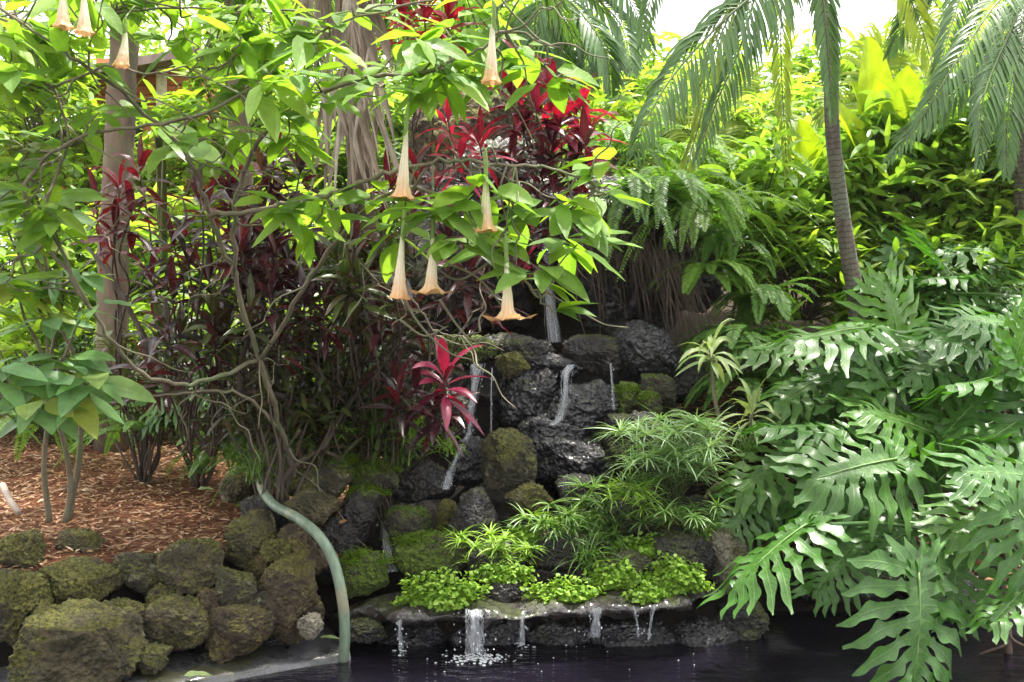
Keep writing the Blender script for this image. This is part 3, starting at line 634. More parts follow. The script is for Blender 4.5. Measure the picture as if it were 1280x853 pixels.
base = P(372, 606, 5.75)
tree = thing('angel_trumpet_tree', "sprawling angel's trumpet tree with bare grey twigs, big green leaves and hanging peach blossoms", 'flowering tree', base)
mains = [
 [(372, 606, 5.75), (352, 540, 5.5), (325, 450, 5.2), (292, 345, 4.9), (262, 270, 4.7), (240, 200, 4.5), (180, 140, 4.3), (110, 85, 4.1), (30, 30, 4.0), (-60, -30, 4)],
 [(262, 270, 4.7), (330, 262, 4.4), (400, 246, 4.2), (470, 222, 4.0), (540, 203, 3.9), (610, 205, 3.85), (690, 212, 3.8), (750, 236, 3.8)],
 [(292, 345, 4.9), (300, 230, 4.6), (345, 150, 4.3), (430, 105, 4.1), (520, 92, 3.95), (590, 65, 3.9), (640, 40, 3.85), (700, 60, 3.8)],
 [(325, 450, 5.2), (240, 480, 5.0), (170, 460, 4.8), (110, 380, 4.6), (60, 260, 4.4), (85, 170, 4.3), (55, 90, 4.2), (10, 0, 4.1)],
 [(110, 380, 4.6), (30, 250, 4.4), (90, 175, 4.3), (200, 155, 4.25), (300, 120, 4.2), (400, 40, 4.2), (500, 10, 4.1), (640, -30, 4.0)],
 [(352, 540, 5.5), (300, 492, 5.2), (230, 492, 5.1), (150, 500, 5.0)],
 [(325, 450, 5.2), (400, 330, 4.7), (470, 250, 4.3), (540, 240, 4.1), (600, 290, 4.0), (655, 350, 3.95), (690, 390, 3.9)],
 [(540, 203, 3.9), (480, 300, 4.2), (520, 380, 4.3), (560, 420, 4.4), (600, 415, 4.4)],
 [(0, 100, 4.1), (70, 108, 4.1), (140, 85, 4.05), (240, 95, 4.1), (310, 60, 4.05)],
 [(-20, 20, 4.4), (60, 35, 4.3), (160, 15, 4.2), (300, 8, 4.2), (360, 20, 4.2)],
]
wood = G(); nodes = []
for i, b in enumerate(mains):
    p = smooth_path([P(*q) for q in b], 7); p[1:-1] += R.randn(len(p)-2, 3)*.006
    r0 = [.016, .012, .012, .012, .010, .011, .012, .006, .007, .007][i]; tube(wood, p, [r0, r0*.35], 8, .25); nodes.append(p)
nodes_a = np.vstack(nodes)
cl = []
for k in range(50): cl.append((R.uniform(-20, 340), R.uniform(-40, 125), R.uniform(3.9, 4.7), 5))
for k in range(20): cl.append((R.uniform(-20, 100), R.uniform(120, 400), R.uniform(4.2, 5.0), 4))
for k in range(8): cl.append((R.uniform(80, 330), R.uniform(115, 190), R.uniform(4.2, 5.0), 3))
for q in [(360, 20), (390, 45), (370, 90), (350, 130), (400, 120), (365, 165), (330, 110), (475, 105),
          (500, 75), (520, 45), (545, 95), (570, 60), (560, 30), (620, 80), (690, 100), (600, 20), (410, 50), (440, 20), (530, 115), (575, 85), (545, 60), (655, 65)]:
    cl.append((q[0], q[1], R.uniform(3.7, 4.2), 6))
for q in [(520, 265), (555, 262), (490, 285), (590, 250), (640, 275), (690, 240), (720, 265), (745, 235), (700, 290), (620, 300), (720, 300), (680, 330), (755, 215), (600, 235), (570, 300)]:
    cl.append((q[0], q[1], R.uniform(3.75, 4.1), 5))
for q in [(390, 268), (420, 262), (370, 255), (480, 240), (345, 262)]: cl.append((q[0], q[1], 4.15, 4))
fol = G(); pet = G()
cl = [q for q in cl if not (140 < q[0] < 262 and 50 < q[1] < 150)]
for (x, y, d, n) in cl:
    c = P(x+R.randn()*5, y+R.randn()*5, d); j = np.argmin(np.linalg.norm((nodes_a-c)*np.array([1, .6, 1]), axis=1)+R.rand(len(nodes_a))*.15)
    a = nodes_a[j]; p = smooth_path(zig(a, c, .07, 5, -.04), 4); tube(wood, p, [.0055, .003], 5)
    cluster(fol, pet, c, n+2, .22, .115, r=.045, e0=-45, e1=20)
    if R.rand() < .4: cluster(fol, pet, p[len(p)//2], 3, .16, .08, r=.03)
# tip spray at the lowest blossom
cluster(fol, pet, P(690, 388, 3.85), 5, .15, .07, e0=-15, e1=15, r=.02, az=(-70, 40)); cluster(fol, pet, P(700, 385, 3.85), 2, .17, .045, e0=5, e1=15, r=.01, az=(-20, 5))
# bare twigs
for k in range(70):
    j = R.randint(len(nodes_a)); a = nodes_a[j]; b = a+np.array([R.uniform(-.35, .45), R.uniform(-.2, .2), R.uniform(-.45, .35)]); p = smooth_path(zig(a, b, .05, 6), 4); tube(wood, p, [.005, .0022], 5)
    if R.rand() < .5: q = p[len(p)//2]; tube(wood, smooth_path(zig(q, q+R.randn(3)*.12, .06, 5), 3), [.003, .0018], 5)
for q in [[(560, 330), (600, 350), (640, 400)], [(550, 375), (570, 405), (590, 425), (612, 418)], [(500, 400), (530, 420), (560, 408)], [(495, 345), (520, 400), (560, 440), (590, 450)], [(610, 330), (570, 350), (530, 320)]]:
    tube(wood, smooth_path([P(x, y, 4.0) for x, y in q], 6), [.006, .003], 5)
wood.obj('branches', M['twig'], tree); fol.obj('foliage', M['brug'], tree); pet.obj('leaf_stalks', M['stem'], tree)
for (tx, ty, bx, by, d, fl) in [(616, 0, 614, 104, 3.8, .15), (511, 128, 501, 250, 3.8, .25), (607, 186, 608, 292, 3.75, .3), (505, 262, 498, 375, 3.8, .15), (541, 262, 541, 371, 3.8, .75), (632, 292, 636, 404, 3.75, .95),
                               (79, -42, 79, 36, 3.9, .12), (104, -32, 106, 43, 3.9, .1), (157, 22, 156, 84, 4.0, .03)]:
    tp = P(tx, ty, d); j = np.argmin(np.linalg.norm(nodes_a-tp-np.array([0, 0, .06]), axis=1))
    flower(tree, tp, P(bx, by, d), fl)
    sg = G(); tube(sg, smooth_path([nodes_a[j], (nodes_a[j]+tp)/2+UP*.03, tp], 6), [.004, .0035], 5, ); o = sg.obj('flower_stalk', M['stem'], tree)

# ---- second young plant, front left
b2 = P(72, 645, 5.3); b2[2] = gz(b2[0], b2[1])-.02
t2 = thing('angel_trumpet_shrub', 'young plant with large pale green leaves on two straight stems in the mulch, front left', 'shrub', b2)
g = G(); sg = G(); pg = G()
for st in [[(62, 652, 5.3), (55, 590, 5.2), (60, 530, 5.0), (72, 470, 4.6)], [(82, 652, 5.35), (88, 600, 5.3), (70, 520, 5.1), (30, 440, 4.7)], [(86, 650, 5.4), (100, 560, 5.3), (95, 450, 5.0), (40, 360, 4.6)]]:
    tube(sg, smooth_path([P(*q) for q in st], 6), [.017, .009], 8, .2)
for (x, y, d, n, L) in [(112, 478, 4.4, 7, .22), (45, 505, 4.3, 6, .22), (80, 445, 4.5, 6, .22), (-10, 460, 4.3, 6, .22), (75, 480, 4.4, 8, .24), (20, 450, 4.4, 5, .2), (60, 400, 4.5, 6, .19), (20, 350, 4.6, 6, .2), (80, 340, 4.7, 4, .18), (10, 290, 4.6, 6, .2), (45, 270, 4.7, 4, .18), (0, 510, 4.3, 4, .2), (100, 385, 4.7, 4, .17), (10, 230, 4.6, 5, .18), (30, 180, 4.6, 5, .18)]:
    c = P(x, y, d); cluster(g, pg, c, n+2, L*1.15, L*.62, r=.06, e0=-38, e1=12, az=(-170, 60))
    tube(sg, smooth_path(zig(P(60, min(520, y+120), d+.3), c, .03, 4), 4), [.010, .005], 6)
sg.obj('stems', M['twig'], t2); g.obj('foliage', M['brugcool'], t2); pg.obj('leaf_stalks', M['stem'], t2)

# ---- ti plants
ti('dark red ti plant with long leaves in front of the tan tree trunk', P(150, 470, 6.0), [P(150, 235, 5.6), P(175, 215, 5.7), P(120, 255, 5.8), P(145, 290, 5.7), P(165, 265, 5.6)], 'wine', 12, .24, .045)
ti('blackish purple ti plant tangled behind the bare branches', P(235, 520, 6.0), [P(235, 330, 5.6), P(215, 300, 5.7), P(262, 352, 5.6), P(190, 350, 5.8)], 'ti', 14, .24, .042)
ti('purple ti plant left of the dead frond skirt, with drooping dark leaves', P(300, 540, 6.2), [P(375, 215, 5.6), P(345, 250, 5.8), P(330, 215, 5.8)], 'ti', 14, .28, .055)
ti('ti plant with maroon and red leaves under the upper blossoms', P(420, 560, 6.2), [P(400, 330, 5.6), P(445, 310, 5.5), P(430, 285, 5.7), P(470, 330, 5.6)], 'ti', 14, .24, .045)
ti('maroon ti plant hanging over the mossy shelf near the middle blossoms', P(540, 480, 6.8), [P(585, 335, 5.8), P(560, 300, 6.0), P(605, 372, 5.9), P(565, 355, 5.9)], 'ti', 16, .27, .05)
ti('bright red ti rosette leaning over the left chute', P(535, 560, 6.6), [P(556, 470, 5.45)], 'tired', 16, .27, .06, e0=-40, e1=80)
ti('purple ti rosette with shiny leaves below the bright red one', P(520, 590, 6.4), [P(548, 500, 5.5), P(520, 490, 5.6)], 'ti', 13, .25, .055, e0=-50, e1=50)
ti('pink and red ti plant on the brown mound behind blossom stalks', P(600, 330, 7.4), [P(575, 195, 6.2), P(600, 180, 6.2), P(560, 150, 6.3)], 'tipink', 14, .26, .045)
ti('tall crimson ti plant at the top edge of the mound', P(660, 300, 7.6), [P(655, 85, 6.6), P(690, 105, 6.6), P(722, 135, 6.6), P(735, 165, 6.5), P(640, 120, 6.5), P(700, 150, 6.4), P(670, 135, 6.4)], 'tired', 13, .28, .065)
ti('crimson ti plant with broad leaves just above the cave', P(690, 300, 7.4), [P(690, 185, 6.4), P(718, 205, 6.4), P(655, 165, 6.4), P(730, 180, 6.3), P(640, 200, 6.4), P(675, 215, 6.4)], 'wine', 13, .27, .06)
ti('dark violet ti plant hanging at the left corner of the cave', P(655, 330, 7.4), [P(650, 300, 6.6), P(672, 280, 6.6), P(640, 255, 6.6), P(700, 250, 6.5), P(725, 235, 6.5), P(620, 280, 6.5), P(610, 245, 6.5)], 'ti', 13, .27, .055)
ti('vermilion ti leaves standing against the black cave mouth', P(655, 360, 7.3), [P(655, 335, 6.9)], 'tired', 8, .24, .04, e0=40, e1=88)
ti('wine red ti plant in the shade left of the mound top', P(520, 330, 7.2), [P(520, 215, 6.5), P(485, 235, 6.5), P(545, 230, 6.6)], 'wine', 13, .26, .045)
ti('scarlet broad-leaved ti plant at the top of the picture', P(540, 260, 7.5), [P(530, 18, 6.0), P(505, 30, 6.1), P(560, 22, 6.1)], 'tipink', 16, .30, .05, e0=-10)
for i, (lab, bx, by, x, y, dd) in enumerate([
  ('dusky shrub of narrow dark leaves at the far left of the tangle', 180, 545, 190, 430, 6.9), ('dusky narrow-leaved shrub right of the tan trunk foot', 250, 560, 265, 440, 6.8),
  ('dusky narrow-leaved shrub in the middle of the tangle above the pipe', 340, 575, 330, 400, 5.6), ('tallest dusky shrub, below the dead frond skirt', 400, 575, 395, 420, 5.9),
  ('dusky shrub with olive tips beside the hanging blossoms', 460, 570, 455, 420, 6.0), ('dusky shrub leaning towards the left chute', 490, 570, 480, 480, 6.1), ('dusky low shrub over the layered grey slab', 400, 570, 410, 490, 6.1),
  ('dusky low shrub right above the pipe top', 320, 570, 300, 500, 6.4)]):
    b = P(bx, by, dd); b[2] = gz(b[0], b[1]); c = P(x, y, dd); h = c[2]-b[2]+.3
    shrub('croton_shrub', lab, 'shrub', b, .75, h, 52, 8, .15, .034, 'croton', group='dusky narrow-leaved shrubs under the trumpet tree', shell=.2, lo=.42, e0=-30, e1=70)

for i, (x, y, lab) in enumerate([(215, 400, 'low violet-black ti plant beside the tan trunk foot'), (285, 420, 'violet-black ti plant behind the crooked bare limb'), (345, 340, 'violet-black ti plant left of the palm with the frond skirt'), (400, 400, 'violet-black ti plant in the middle of the tangle'), (450, 380, 'violet-black ti plant below the left blossoms'), (490, 430, 'violet-black ti plant next to the scarlet rosette'), (330, 290, 'high violet-black ti plant under the thick grey limb'), (500, 330, 'violet-black ti plant behind the two left blossoms'), (270, 260, 'high violet-black ti plant right of the tan trunk')]):
    ti(lab, P(x+R.uniform(-25, 25), 570, 6.0), [P(x+R.randn()*34, y+R.randn()*34, R.uniform(5.2, 5.9)) for _ in range(8)], ['ti', 'croton', 'ti'][i % 3], 12, .21, .046, e0=-25, e1=80, droop=.35)
# tangled dark branches of the understory
b = P(352, 600, 5.9); t = thing('fallen_branch', 'dark crooked dead branch arching between the pipe top and the shrubs', 'branch', b)
g = G()
for q in [[(345, 618, 5.6), (365, 585, 5.6), (400, 565, 5.7), (430, 575, 5.8)], [(365, 585, 5.6), (350, 540, 5.6), (362, 500, 5.6), (300, 490, 5.5), (210, 492, 5.4), (140, 505, 5.4)], [(210, 492, 5.4), (190, 440, 5.5), (140, 350, 5.5), (110, 310, 5.6)], [(300, 490, 5.5), (310, 430, 5.5), (370, 400, 5.5)], [(400, 565, 5.7), (440, 500, 5.8), (500, 440, 5.9)]]:
    tube(g, smooth_path([P(*z) for z in q], 8), [.022, .010], 7, .3)
g.obj('wood', M['darktwig'], t)

# ---- trees
def trunk_tree(name, label, pts, r, mat='trunk', cat='tree', rough=.2, ns=20):
    p = smooth_path([P(*q) for q in pts], 10); b = p[0].copy(); b[2] = gz(b[0], b[1])-.1; p = np.vstack([b, p]); t = thing(name, label, cat, b)
    g = G(); tube(g, p, r, ns, rough); g.obj('trunk', M[mat], t); return t, p
t, p = trunk_tree('broadleaf_tree', 'tree with a straight tan trunk behind the dark red ti plant', [(140, 480, 8), (142, 330, 8), (148, 200, 8), (155, 60, 8), (165, -150, 8)], [.13, .115, .11, .10])
g = G(); sg = G()
for k in range(150):
    c = P(R.uniform(-60, 420), R.uniform(-330, 40), R.uniform(7, 9.5)); cluster(g, None, c, 8, .17, .08, r=.12, ns=4, ac=1)
    if k % 4 == 0: tube(sg, smooth_path(zig(p[-1]-UP*R.rand()*1.2, c, .06, 5), 4), [.03, .008], 5)
g.obj('crown', M['brug'], t); sg.obj('limbs', M['trunk'], t)
t, p = trunk_tree('broadleaf_tree', 'tree with a leaning mottled grey trunk between hut and frond skirt', [(320, 420, 8.5), (312, 300, 8.4), (300, 190, 8.3), (295, 60, 8.2), (280, -150, 8)], [.10, .085, .08, .06])
g = G()
for k in range(80):
    c = P(R.uniform(150, 560), R.uniform(-350, -20), R.uniform(7.5, 9)); cluster(g, None, c, 8, .15, .07, r=.12, ns=4, ac=1)
g.obj('crown', M['bgleaf'], t)
# palm with skirt of dead fronds
t, p = trunk_tree('skirted_palm', 'palm wrapped in a grey skirt of dead hanging fronds, upper centre', [(455, 330, 6.6), (450, 200, 6.3), (440, 80, 6.1), (435, -120, 6.0)], [.09, .08, .08, .10], 'trunk', 'palm')
g = G()
for k in range(11):
    top = P(R.uniform(405, 465), R.uniform(-140, 10), R.uniform(5.4, 6.0)); L = R.uniform(.55, .95); dx = R.uniform(-.12, .22)
    pts = [top, top+np.array([dx*.3, -.05, -.35*L]), top+np.array([dx*.7, -.04, -.7*L]), top+np.array([dx, 0, -L])]
    frond(g, None, pts, 22, .22, .022, 24, .3, rg=g, rr=.011, ns=3, start=.02, vshape=.02)
B = np.stack([R.uniform(-1.28, -.95, 90), R.uniform(5.5, 5.9, 90), R.uniform(2.85, 3.8, 90)], -1)
B[:, 0] = (R.uniform(405, 470, 90)-640)/F*5.7
blades(g, B, np.stack([R.uniform(-.3, .5, 90), R.uniform(-.1, .1, 90), -np.ones(90)], -1), np.tile([0, -1, .1], (90, 1))+R.randn(90, 3)*.4, R.uniform(.3, .7, 90), R.uniform(.015, .04, 90), .2, 4, prof_strap, .6, rn=R.rand(90))
g.obj('dead_fronds', M['dead'], t)
g = G(); rg = G()
for k in range(14):
    a = rad(k*26+R.rand()*10); frond(g, None, arch(p[-1], a, 1.9, 1.0, 1.6), 44, .42, .035, 55, .5, rg=rg, rr=.014, ns=3)
g.obj('crown', M['palm'], t); rg.obj('midribs', M['stem'], t)

# ---- right palm with curved ringed trunk
t, p = trunk_tree('ringed_palm', 'slender palm with curved ringed grey trunk on the right slope', [(1075, 480, 7.3), (1072, 390, 7.2), (1056, 290, 7.1), (1041, 170, 7.0), (1036, 60, 6.9), (1012, -60, 6.8), (1000, -150, 6.8)], [.08, .066, .055, .05, .05, .05, .06], 'palmtrunk', 'palm', .05, 18)
top = p[-1]
def frondpart(t, pts, nl, ll, lw, mat, **k):
    g = G(); g2 = G(); k.setdefault('up', (R.uniform(-.4, .4), -.9, .55)); frond(g, None, [P(*q) for q in pts], nl, ll, lw, rg=g2, **k); o = g.obj('frond', M[mat], t); s = g2.mesh('midrib', M['stem'], True, t['_o']); so = bpy.data.objects.new('midrib', s); C.objects.link(so); so.parent = o
frondpart(t, [(1000, -150, 6.8), (985, -120, 6.3), (960, -30, 6.0), (900, 30, 5.8), (845, 90, 5.7), (808, 150, 5.6), (792, 195, 5.6)], 72, .44, .024, 'palm', ang=70, droop=1.3, rr=.012)
frondpart(t, [(1000, -150, 6.8), (1010, -140, 6.5), (1020, -60, 6.3), (1030, 10, 6.25), (1036, 80, 6.3), (1040, 150, 6.4)], 66, .24, .022, 'palm', ang=60, droop=.9, rr=.012)
frondpart(t, [(1000, -150, 6.8), (965, -130, 7.2), (930, -20, 7.4), (895, 60, 7.5), (875, 150, 7.5), (850, 240, 7.5), (848, 290, 7.5)], 60, .30, .022, 'palmlime', ang=45, droop=1.2, rr=.010)
frondpart(t, [(1000, -150, 6.8), (975, -140, 6.2), (950, -30, 6.0), (925, 60, 5.9), (895, 130, 5.9), (870, 200, 5.9)], 64, .32, .024, 'palm', ang=60, droop=1.3, rr=.010)
frondpart(t, [(1000, -150, 6.8), (980, -170, 7.3), (978, -40, 7.8), (976, 60, 8.0), (980, 150, 8.0), (985, 230, 8.0)], 60, .28, .022, 'palmlime', ang=45, droop=.8, rr=.010)
frondpart(t, [(1000, -150, 6.8), (1040, -190, 7.2), (1100, -90, 7.6), (1150, 30, 7.8), (1175, 120, 7.8)], 60, .34, .026, 'palmlime', ang=60, droop=.9, rr=.010)
frondpart(t, [(1000, -150, 6.8), (960, -180, 6.3), (890, -140, 6.0), (835, -60, 5.9), (810, 10, 5.9), (800, 60, 5.9)], 56, .28, .022, 'palm', ang=60, droop=1.1, rr=.010)
for a in range(0, 360, 45):
    g = G(); g2 = G(); frond(g, None, arch(top, rad(a+20), 1.9, 1.3, 1.5), 50, .4, .03, 60, .6, rg=g2, rr=.012, ns=3); o = g.obj('frond', M['palm'], t); so = bpy.data.objects.new('midrib', g2.mesh('midrib', M['stem'], True, t['_o'])); C.objects.link(so); so.parent = o

# palms in the upper right corner
t, p = trunk_tree('feather_palm', 'feather palm at the upper right corner with overlapping grey-green fronds', [(1290, 330, 7.6), (1285, 150, 7.4), (1290, -20, 7.2)], [.12, .09], 'palmtrunk', 'palm')
for q in [[(1290, -20, 7.2), (1230, -60, 6.8), (1190, 30, 6.5), (1165, 130, 6.3)], [(1290, -20, 7.2), (1250, 0, 6.6), (1200, 70, 6.3), (1150, 150, 6.2), (1110, 200, 6.2)], [(1290, -20, 7.2), (1262, 40, 6.8), (1230, 120, 6.4), (1222, 210, 6.3)],
          [(1290, -20, 7.2), (1280, 40, 6.8), (1262, 120, 6.6), (1258, 220, 6.5)], [(1290, -20, 7.2), (1240, 60, 7.0), (1180, 130, 7.2), (1120, 170, 7.4)], [(1290, -20, 7.2), (1220, -40, 7.6), (1150, 0, 7.9), (1110, 70, 8)]]:
    frondpart(t, q, 60, .30, .022, 'palm', ang=50, droop=.6, rr=.010)
t = thing('feather_palm', 'feather palm with soft arching fronds top centre beside the bright sky', 'palm', P(700, 300, 10.5))
g = G(); tube(g, smooth_path([P(700, 300, 10.5), P(695, 120, 10.4), P(690, -10, 10.3)], 8), [.13, .1], 14); g.obj('trunk', M['palmtrunk'], t)
for q in [[(690, -10), (730, -60), (780, -10), (815, 60)], [(690, -10), (720, 10), (755, 60), (765, 130)], [(690, -10), (660, 20), (640, 60), (632, 120)], [(690, -10), (690, 30), (700, 70), (705, 130)], [(690, -10), (650, -30), (620, 0), (600, 60)],
          [(690, -10), (730, -10), (775, 30), (790, 90)], [(690, -10), (705, 15), (730, 60), (735, 110)], [(690, -10), (670, 20), (670, 70), (668, 110)], [(690, -10), (720, -90), (770, -110), (830, -60)]]:
    frondpart(t, [(x, y, 10.3-R.rand()*.6) for x, y in q], 44, .42, .036, 'palm', ang=55, droop=.6, rr=.014)

t = thing('feather_palm', 'low young palm with yellow-green fronds in the sunlit gap right of the ringed trunk', 'palm', P(1120, 260, 9.8))
for q in [[(1120, 240), (1090, 120), (1110, 50), (1160, 60)], [(1120, 240), (1140, 130), (1180, 80), (1230, 110)], [(1120, 240), (1150, 180), (1200, 150), (1240, 190)], [(1120, 240), (1080, 160), (1050, 130), (1020, 150)], [(1120, 240), (1120, 120), (1140, 40), (1190, 20)]]:
    frondpart(t, [(x, y, 9.6-R.rand()*.5) for x, y in q], 44, .40, .035, 'palmlime', ang=55, droop=.5, rr=.010)
t = thing('feather_palm', 'low young palm with yellow-green fronds left of the ringed trunk', 'palm', P(900, 290, 9.8))
for q in [[(900, 280), (880, 200), (840, 150), (790, 170)], [(900, 280), (920, 190), (960, 140), (1010, 160)], [(900, 280), (900, 180), (915, 120), (950, 90)], [(900, 280), (860, 230), (820, 220), (780, 250)]]:
    frondpart(t, [(x, y, 9.6-R.rand()*.5) for x, y in q], 44, .40, .035, 'palmlime', ang=55, droop=.5, rr=.010)
# ---- banana-like plants behind the right palm
def banana(label, base, leaves, mat='banana', W=.42):
    b = P(*base); t = thing('banana_plant', label, 'banana plant', b, 'broad-leaved banana plants on the right slope'); sg = G()
    for (x0, y0, x1, y1, d, dr) in leaves:
        a = P(x0, y0, d); c = P(x1, y1, d-.3); v = c-a; g = G(); L = np.linalg.norm(v)
        blades(g, [a], [v+UP*dr*L*.5], [[.1, -.7, .7]], L*1.1, W, dr, 16, prof_oval, .35, .03, across=3); g.obj('leaf', M[mat], t)
        tube(sg, smooth_path([b, b+(a-b)*.6+UP*.1, a], 6), [.035, .012], 8)
    sg.obj('stems', M['stem'], t)
banana('banana plant with yellow backlit leaves left of the ringed palm trunk', (1010, 320, 9.5), [(1010, 280, 1000, 160, 8.6, .1), (1018, 270, 1062, 180, 8.6, .2), (1005, 280, 960, 200, 8.6, .3)])
banana('banana plant with broad lime leaves right of the ringed palm trunk', (1110, 330, 9.3), [(1100, 230, 1070, 110, 8.6, .2), (1105, 220, 1130, 95, 8.5, .1), (1110, 220, 1185, 150, 8.4, .3), (1090, 235, 1045, 130, 8.3, .2), (1110, 240, 1170, 190, 8.2, .4), (1090, 210, 1085, 60, 8.6, .05)])
banana('banana plant with dull green leaves near the right edge, behind feather palm', (1220, 330, 8.6), [(1220, 200, 1170, 90, 8.5, .1), (1225, 200, 1260, 60, 8.5, .1), (1220, 220, 1280, 140, 8.4, .3), (1210, 230, 1150, 190, 8.5, .4)], 'ginger')
banana('banana plant by the hut, with one drooping torn green leaf', (205, 330, 9), [(200, 160, 262, 205, 6.5, .4), (195, 170, 160, 120, 6.6, .4), (205, 200, 270, 190, 6.5, .3)], 'ginger', .22)

# ---- ferns
GF = 'sword ferns on the slope right of the cave'
for (px, py, d, L, m, lab, az) in [
  (790, 255, 7.3, .85, 'fern', 'sword fern crowning the brow right above the cave', (180, 400)), (835, 245, 7.4, .9, 'fern', 'large sword fern beside the hanging palm fronds', (180, 400)),
  (880, 265, 7.4, .95, 'fernlime', 'bright sword fern at the middle of the slope', (180, 400)), (920, 300, 7.6, .8, 'fern', 'sword fern right above the thin-stemmed yellow plant', (0, 360)),
  (770, 190, 8.4, .9, 'fern', 'grey-green fern high up beside the crimson leaves', (150, 400)), (930, 210, 8.6, .9, 'fernlime', 'lime fern arching in front of the far thicket', (0, 360)), (885, 340, 7.2, .55, 'fernlime', 'small lime fern at the right rim of the root curtain', (180, 360)),
  (955, 370, 7.2, .6, 'fern', 'dark sword fern left of the ringed palm foot', (0, 360)), (930, 420, 7.0, .6, 'fern', 'fern drooping behind the thin-stemmed yellow plant', (0, 360)), (1000, 330, 8.0, .8, 'fernlime', 'lime fern touching the ringed palm trunk', (0, 360)),
  (940, 480, 6.8, .55, 'fern', 'fern low on the slope under the white-glinting leaves', (180, 400)), (850, 200, 8.6, .9, 'fernlime', 'yellowish fern behind the hanging palm fronds', (0, 360)), (1010, 260, 9.0, .8, 'fern', 'fern among the banana stems', (0, 360))]:
    fern('sword_fern', lab, 'fern', P(px, py, d), 24, L, m, GF, az, ll=.075, lw=.019, nl=40)
for (px, py, d, L, lab) in [(180, 540, 6.6, .6, 'dark fern behind the mulch bed at the trunk foot'), (250, 520, 7.2, .6, 'fern in the shade behind the crooked branch'), (120, 520, 7.4, .7, 'fern left of the tan trunk'), (330, 585, 6.3, .4, 'tufted fern at the top of the pale pipe'), (40, 530, 7.0, .7, 'fern in the dark left corner behind the two stems'), (290, 560, 6.5, .5, 'fern at the back edge of the mulch')]:
    fern('shade_fern', lab, 'fern', P(px, py, d), 16, L, 'fern', 'ferns along the back of the mulch bed', ll=.06, lw=.016)

# ---- root curtain
b = P(800, 300, 7.3); g = G(); n = 620; u = R.rand(n)
u = 1-u**1.5; sx = 700+160*u+R.randn(n)*8; sy = 285+80*np.clip(u-.45, 0, 1)*1.5+R.randn(n)*14; d = 7.15+R.rand(n)*.35-.25*u
B = np.stack([(sx-640)/F*d, d, CAMZ+(426.5-sy)/F*d], -1)
D = np.stack([R.randn(n)*.2+.35*u, R.uniform(-.35, .0, n), -np.ones(n)], -1)
blades(g, B, D, np.tile([0, -1, .2], (n, 1))+R.randn(n, 3)*.5, R.uniform(.1, .65, n)*(.4+.6*R.rand(n)), R.uniform(.003, .007, n), .3, 6, prof_strap, .6, .0)
t = thing('root_curtain', 'curtain of brown hanging roots beside the cave mouth', 'roots', b); o = g.obj('fine_roots', M['roots'], t)
g = G()
for k in range(26):
    a = P(R.uniform(690, 880), R.uniform(280, 320), R.uniform(7.1, 7.4)); L = R.uniform(.3, .8)
    tube(g, smooth_path([a, a+np.array([R.randn()*.06, -.06, -L*.5]), a+np.array([R.randn()*.14+.08, -.08, -L])], 6), [.007, .002], 5)
g.obj('thick_roots', M['roots'], t)

# ---- small yellow dracaenas
def drac(label, base, head, n, L, W):
    b = P(*base); h = P(*head); t = thing('dracaena', label, 'dracaena', b, 'small yellow-green dracaenas'); g = G(); tube(g, smooth_path([b, b*.5+h*.5+np.array([-.02, 0, 0]), h], 8), [.014, .011], 8); g.obj('stem', M['twig'], t)
    g = G(); rosette(g, h, n, L, W, e0=-15, e1=80, droop=.75, stem=.05, prof=prof_lance); g.obj('leaf_rosette', M['drac'], t)
drac('small yellow-green dracaena on a bare bent stem beside the dark rocks', (903, 540, 6.3), (889, 442, 6.2), 20, .27, .036)
drac('yellow-striped dracaena low among split leaves right of the bare-stemmed one', (945, 560, 6.1), (940, 515, 6.0), 16, .28, .034)
drac('pale striped dracaena behind the split leaves near the ringed trunk', (1045, 530, 6.6), (1040, 480, 6.6), 16, .32, .036)

# ---- sedges
def sedge(label, base, heads, n, L, mat='sedge', W=.012, group='umbrella sedge clumps'):
    b = P(*base); t = thing('umbrella_sedge', label, 'sedge', b, group); g = G(); sg = G()
    for h in heads:
        h = P(*h); tube(sg, smooth_path([b+R.randn(3)*np.array([.06, .05, 0]), (b+h)/2+UP*.06, h], 4), [.003, .0025], 4)
        D = dirs(n, -5, 55); blades(g, np.tile(h, (n, 1)), D, normals_for(D), L*R.uniform(.7, 1.1, n), W, .45*R.uniform(.5, 1.4, n), 6, prof_grass, .35)
    g.obj('leaf_whorls', M[mat], t); sg.obj('stems', M['stem'], t)
sedge('tall pale umbrella sedge clump in front of the dark cascade rocks', (835, 660, 6.0), [(R.uniform(772, 893), R.uniform(522, 600), R.uniform(5.4, 5.9)) for _ in range(46)], 22, .21, 'palesedge')
sedge('green umbrella sedge clump in the centre of the basin', (760, 690, 5.6), [(R.uniform(715, 850), R.uniform(600, 680), R.uniform(5.4, 5.8)) for _ in range(26)], 20, .18, 'grass')
sedge('small sedge tuft growing behind the ledge, left of centre', (630, 715, 5.4), [(R.uniform(610, 665), R.uniform(665, 710), R.uniform(5.25, 5.4)) for _ in range(10)], 18, .12, 'cover')
sedge('yellowish sedge tuft between the low round rock and the big clumps', (700, 690, 5.6), [(R.uniform(660, 740), R.uniform(640, 690), R.uniform(5.5, 5.7)) for _ in range(14)], 18, .14, 'cover')
for i, (x, y, lab) in enumerate([(600, 690, 'low leafy sedge behind the bright creeping mat'), (680, 665, 'low sedge right of the low round rock'), (720, 650, 'low sedge in the wet hollow'), (790, 620, 'low sedge between the two tall clumps'), (865, 650, 'low sedge left of the pale corner stone')]):
    sedge(lab, (x, y+30, 5.5), [(x+R.uniform(-35, 35), y+R.uniform(-22, 18), R.uniform(5.3, 5.6)) for _ in range(11)], 18, .14, ['cover', 'sedge', 'grass'][i % 3])
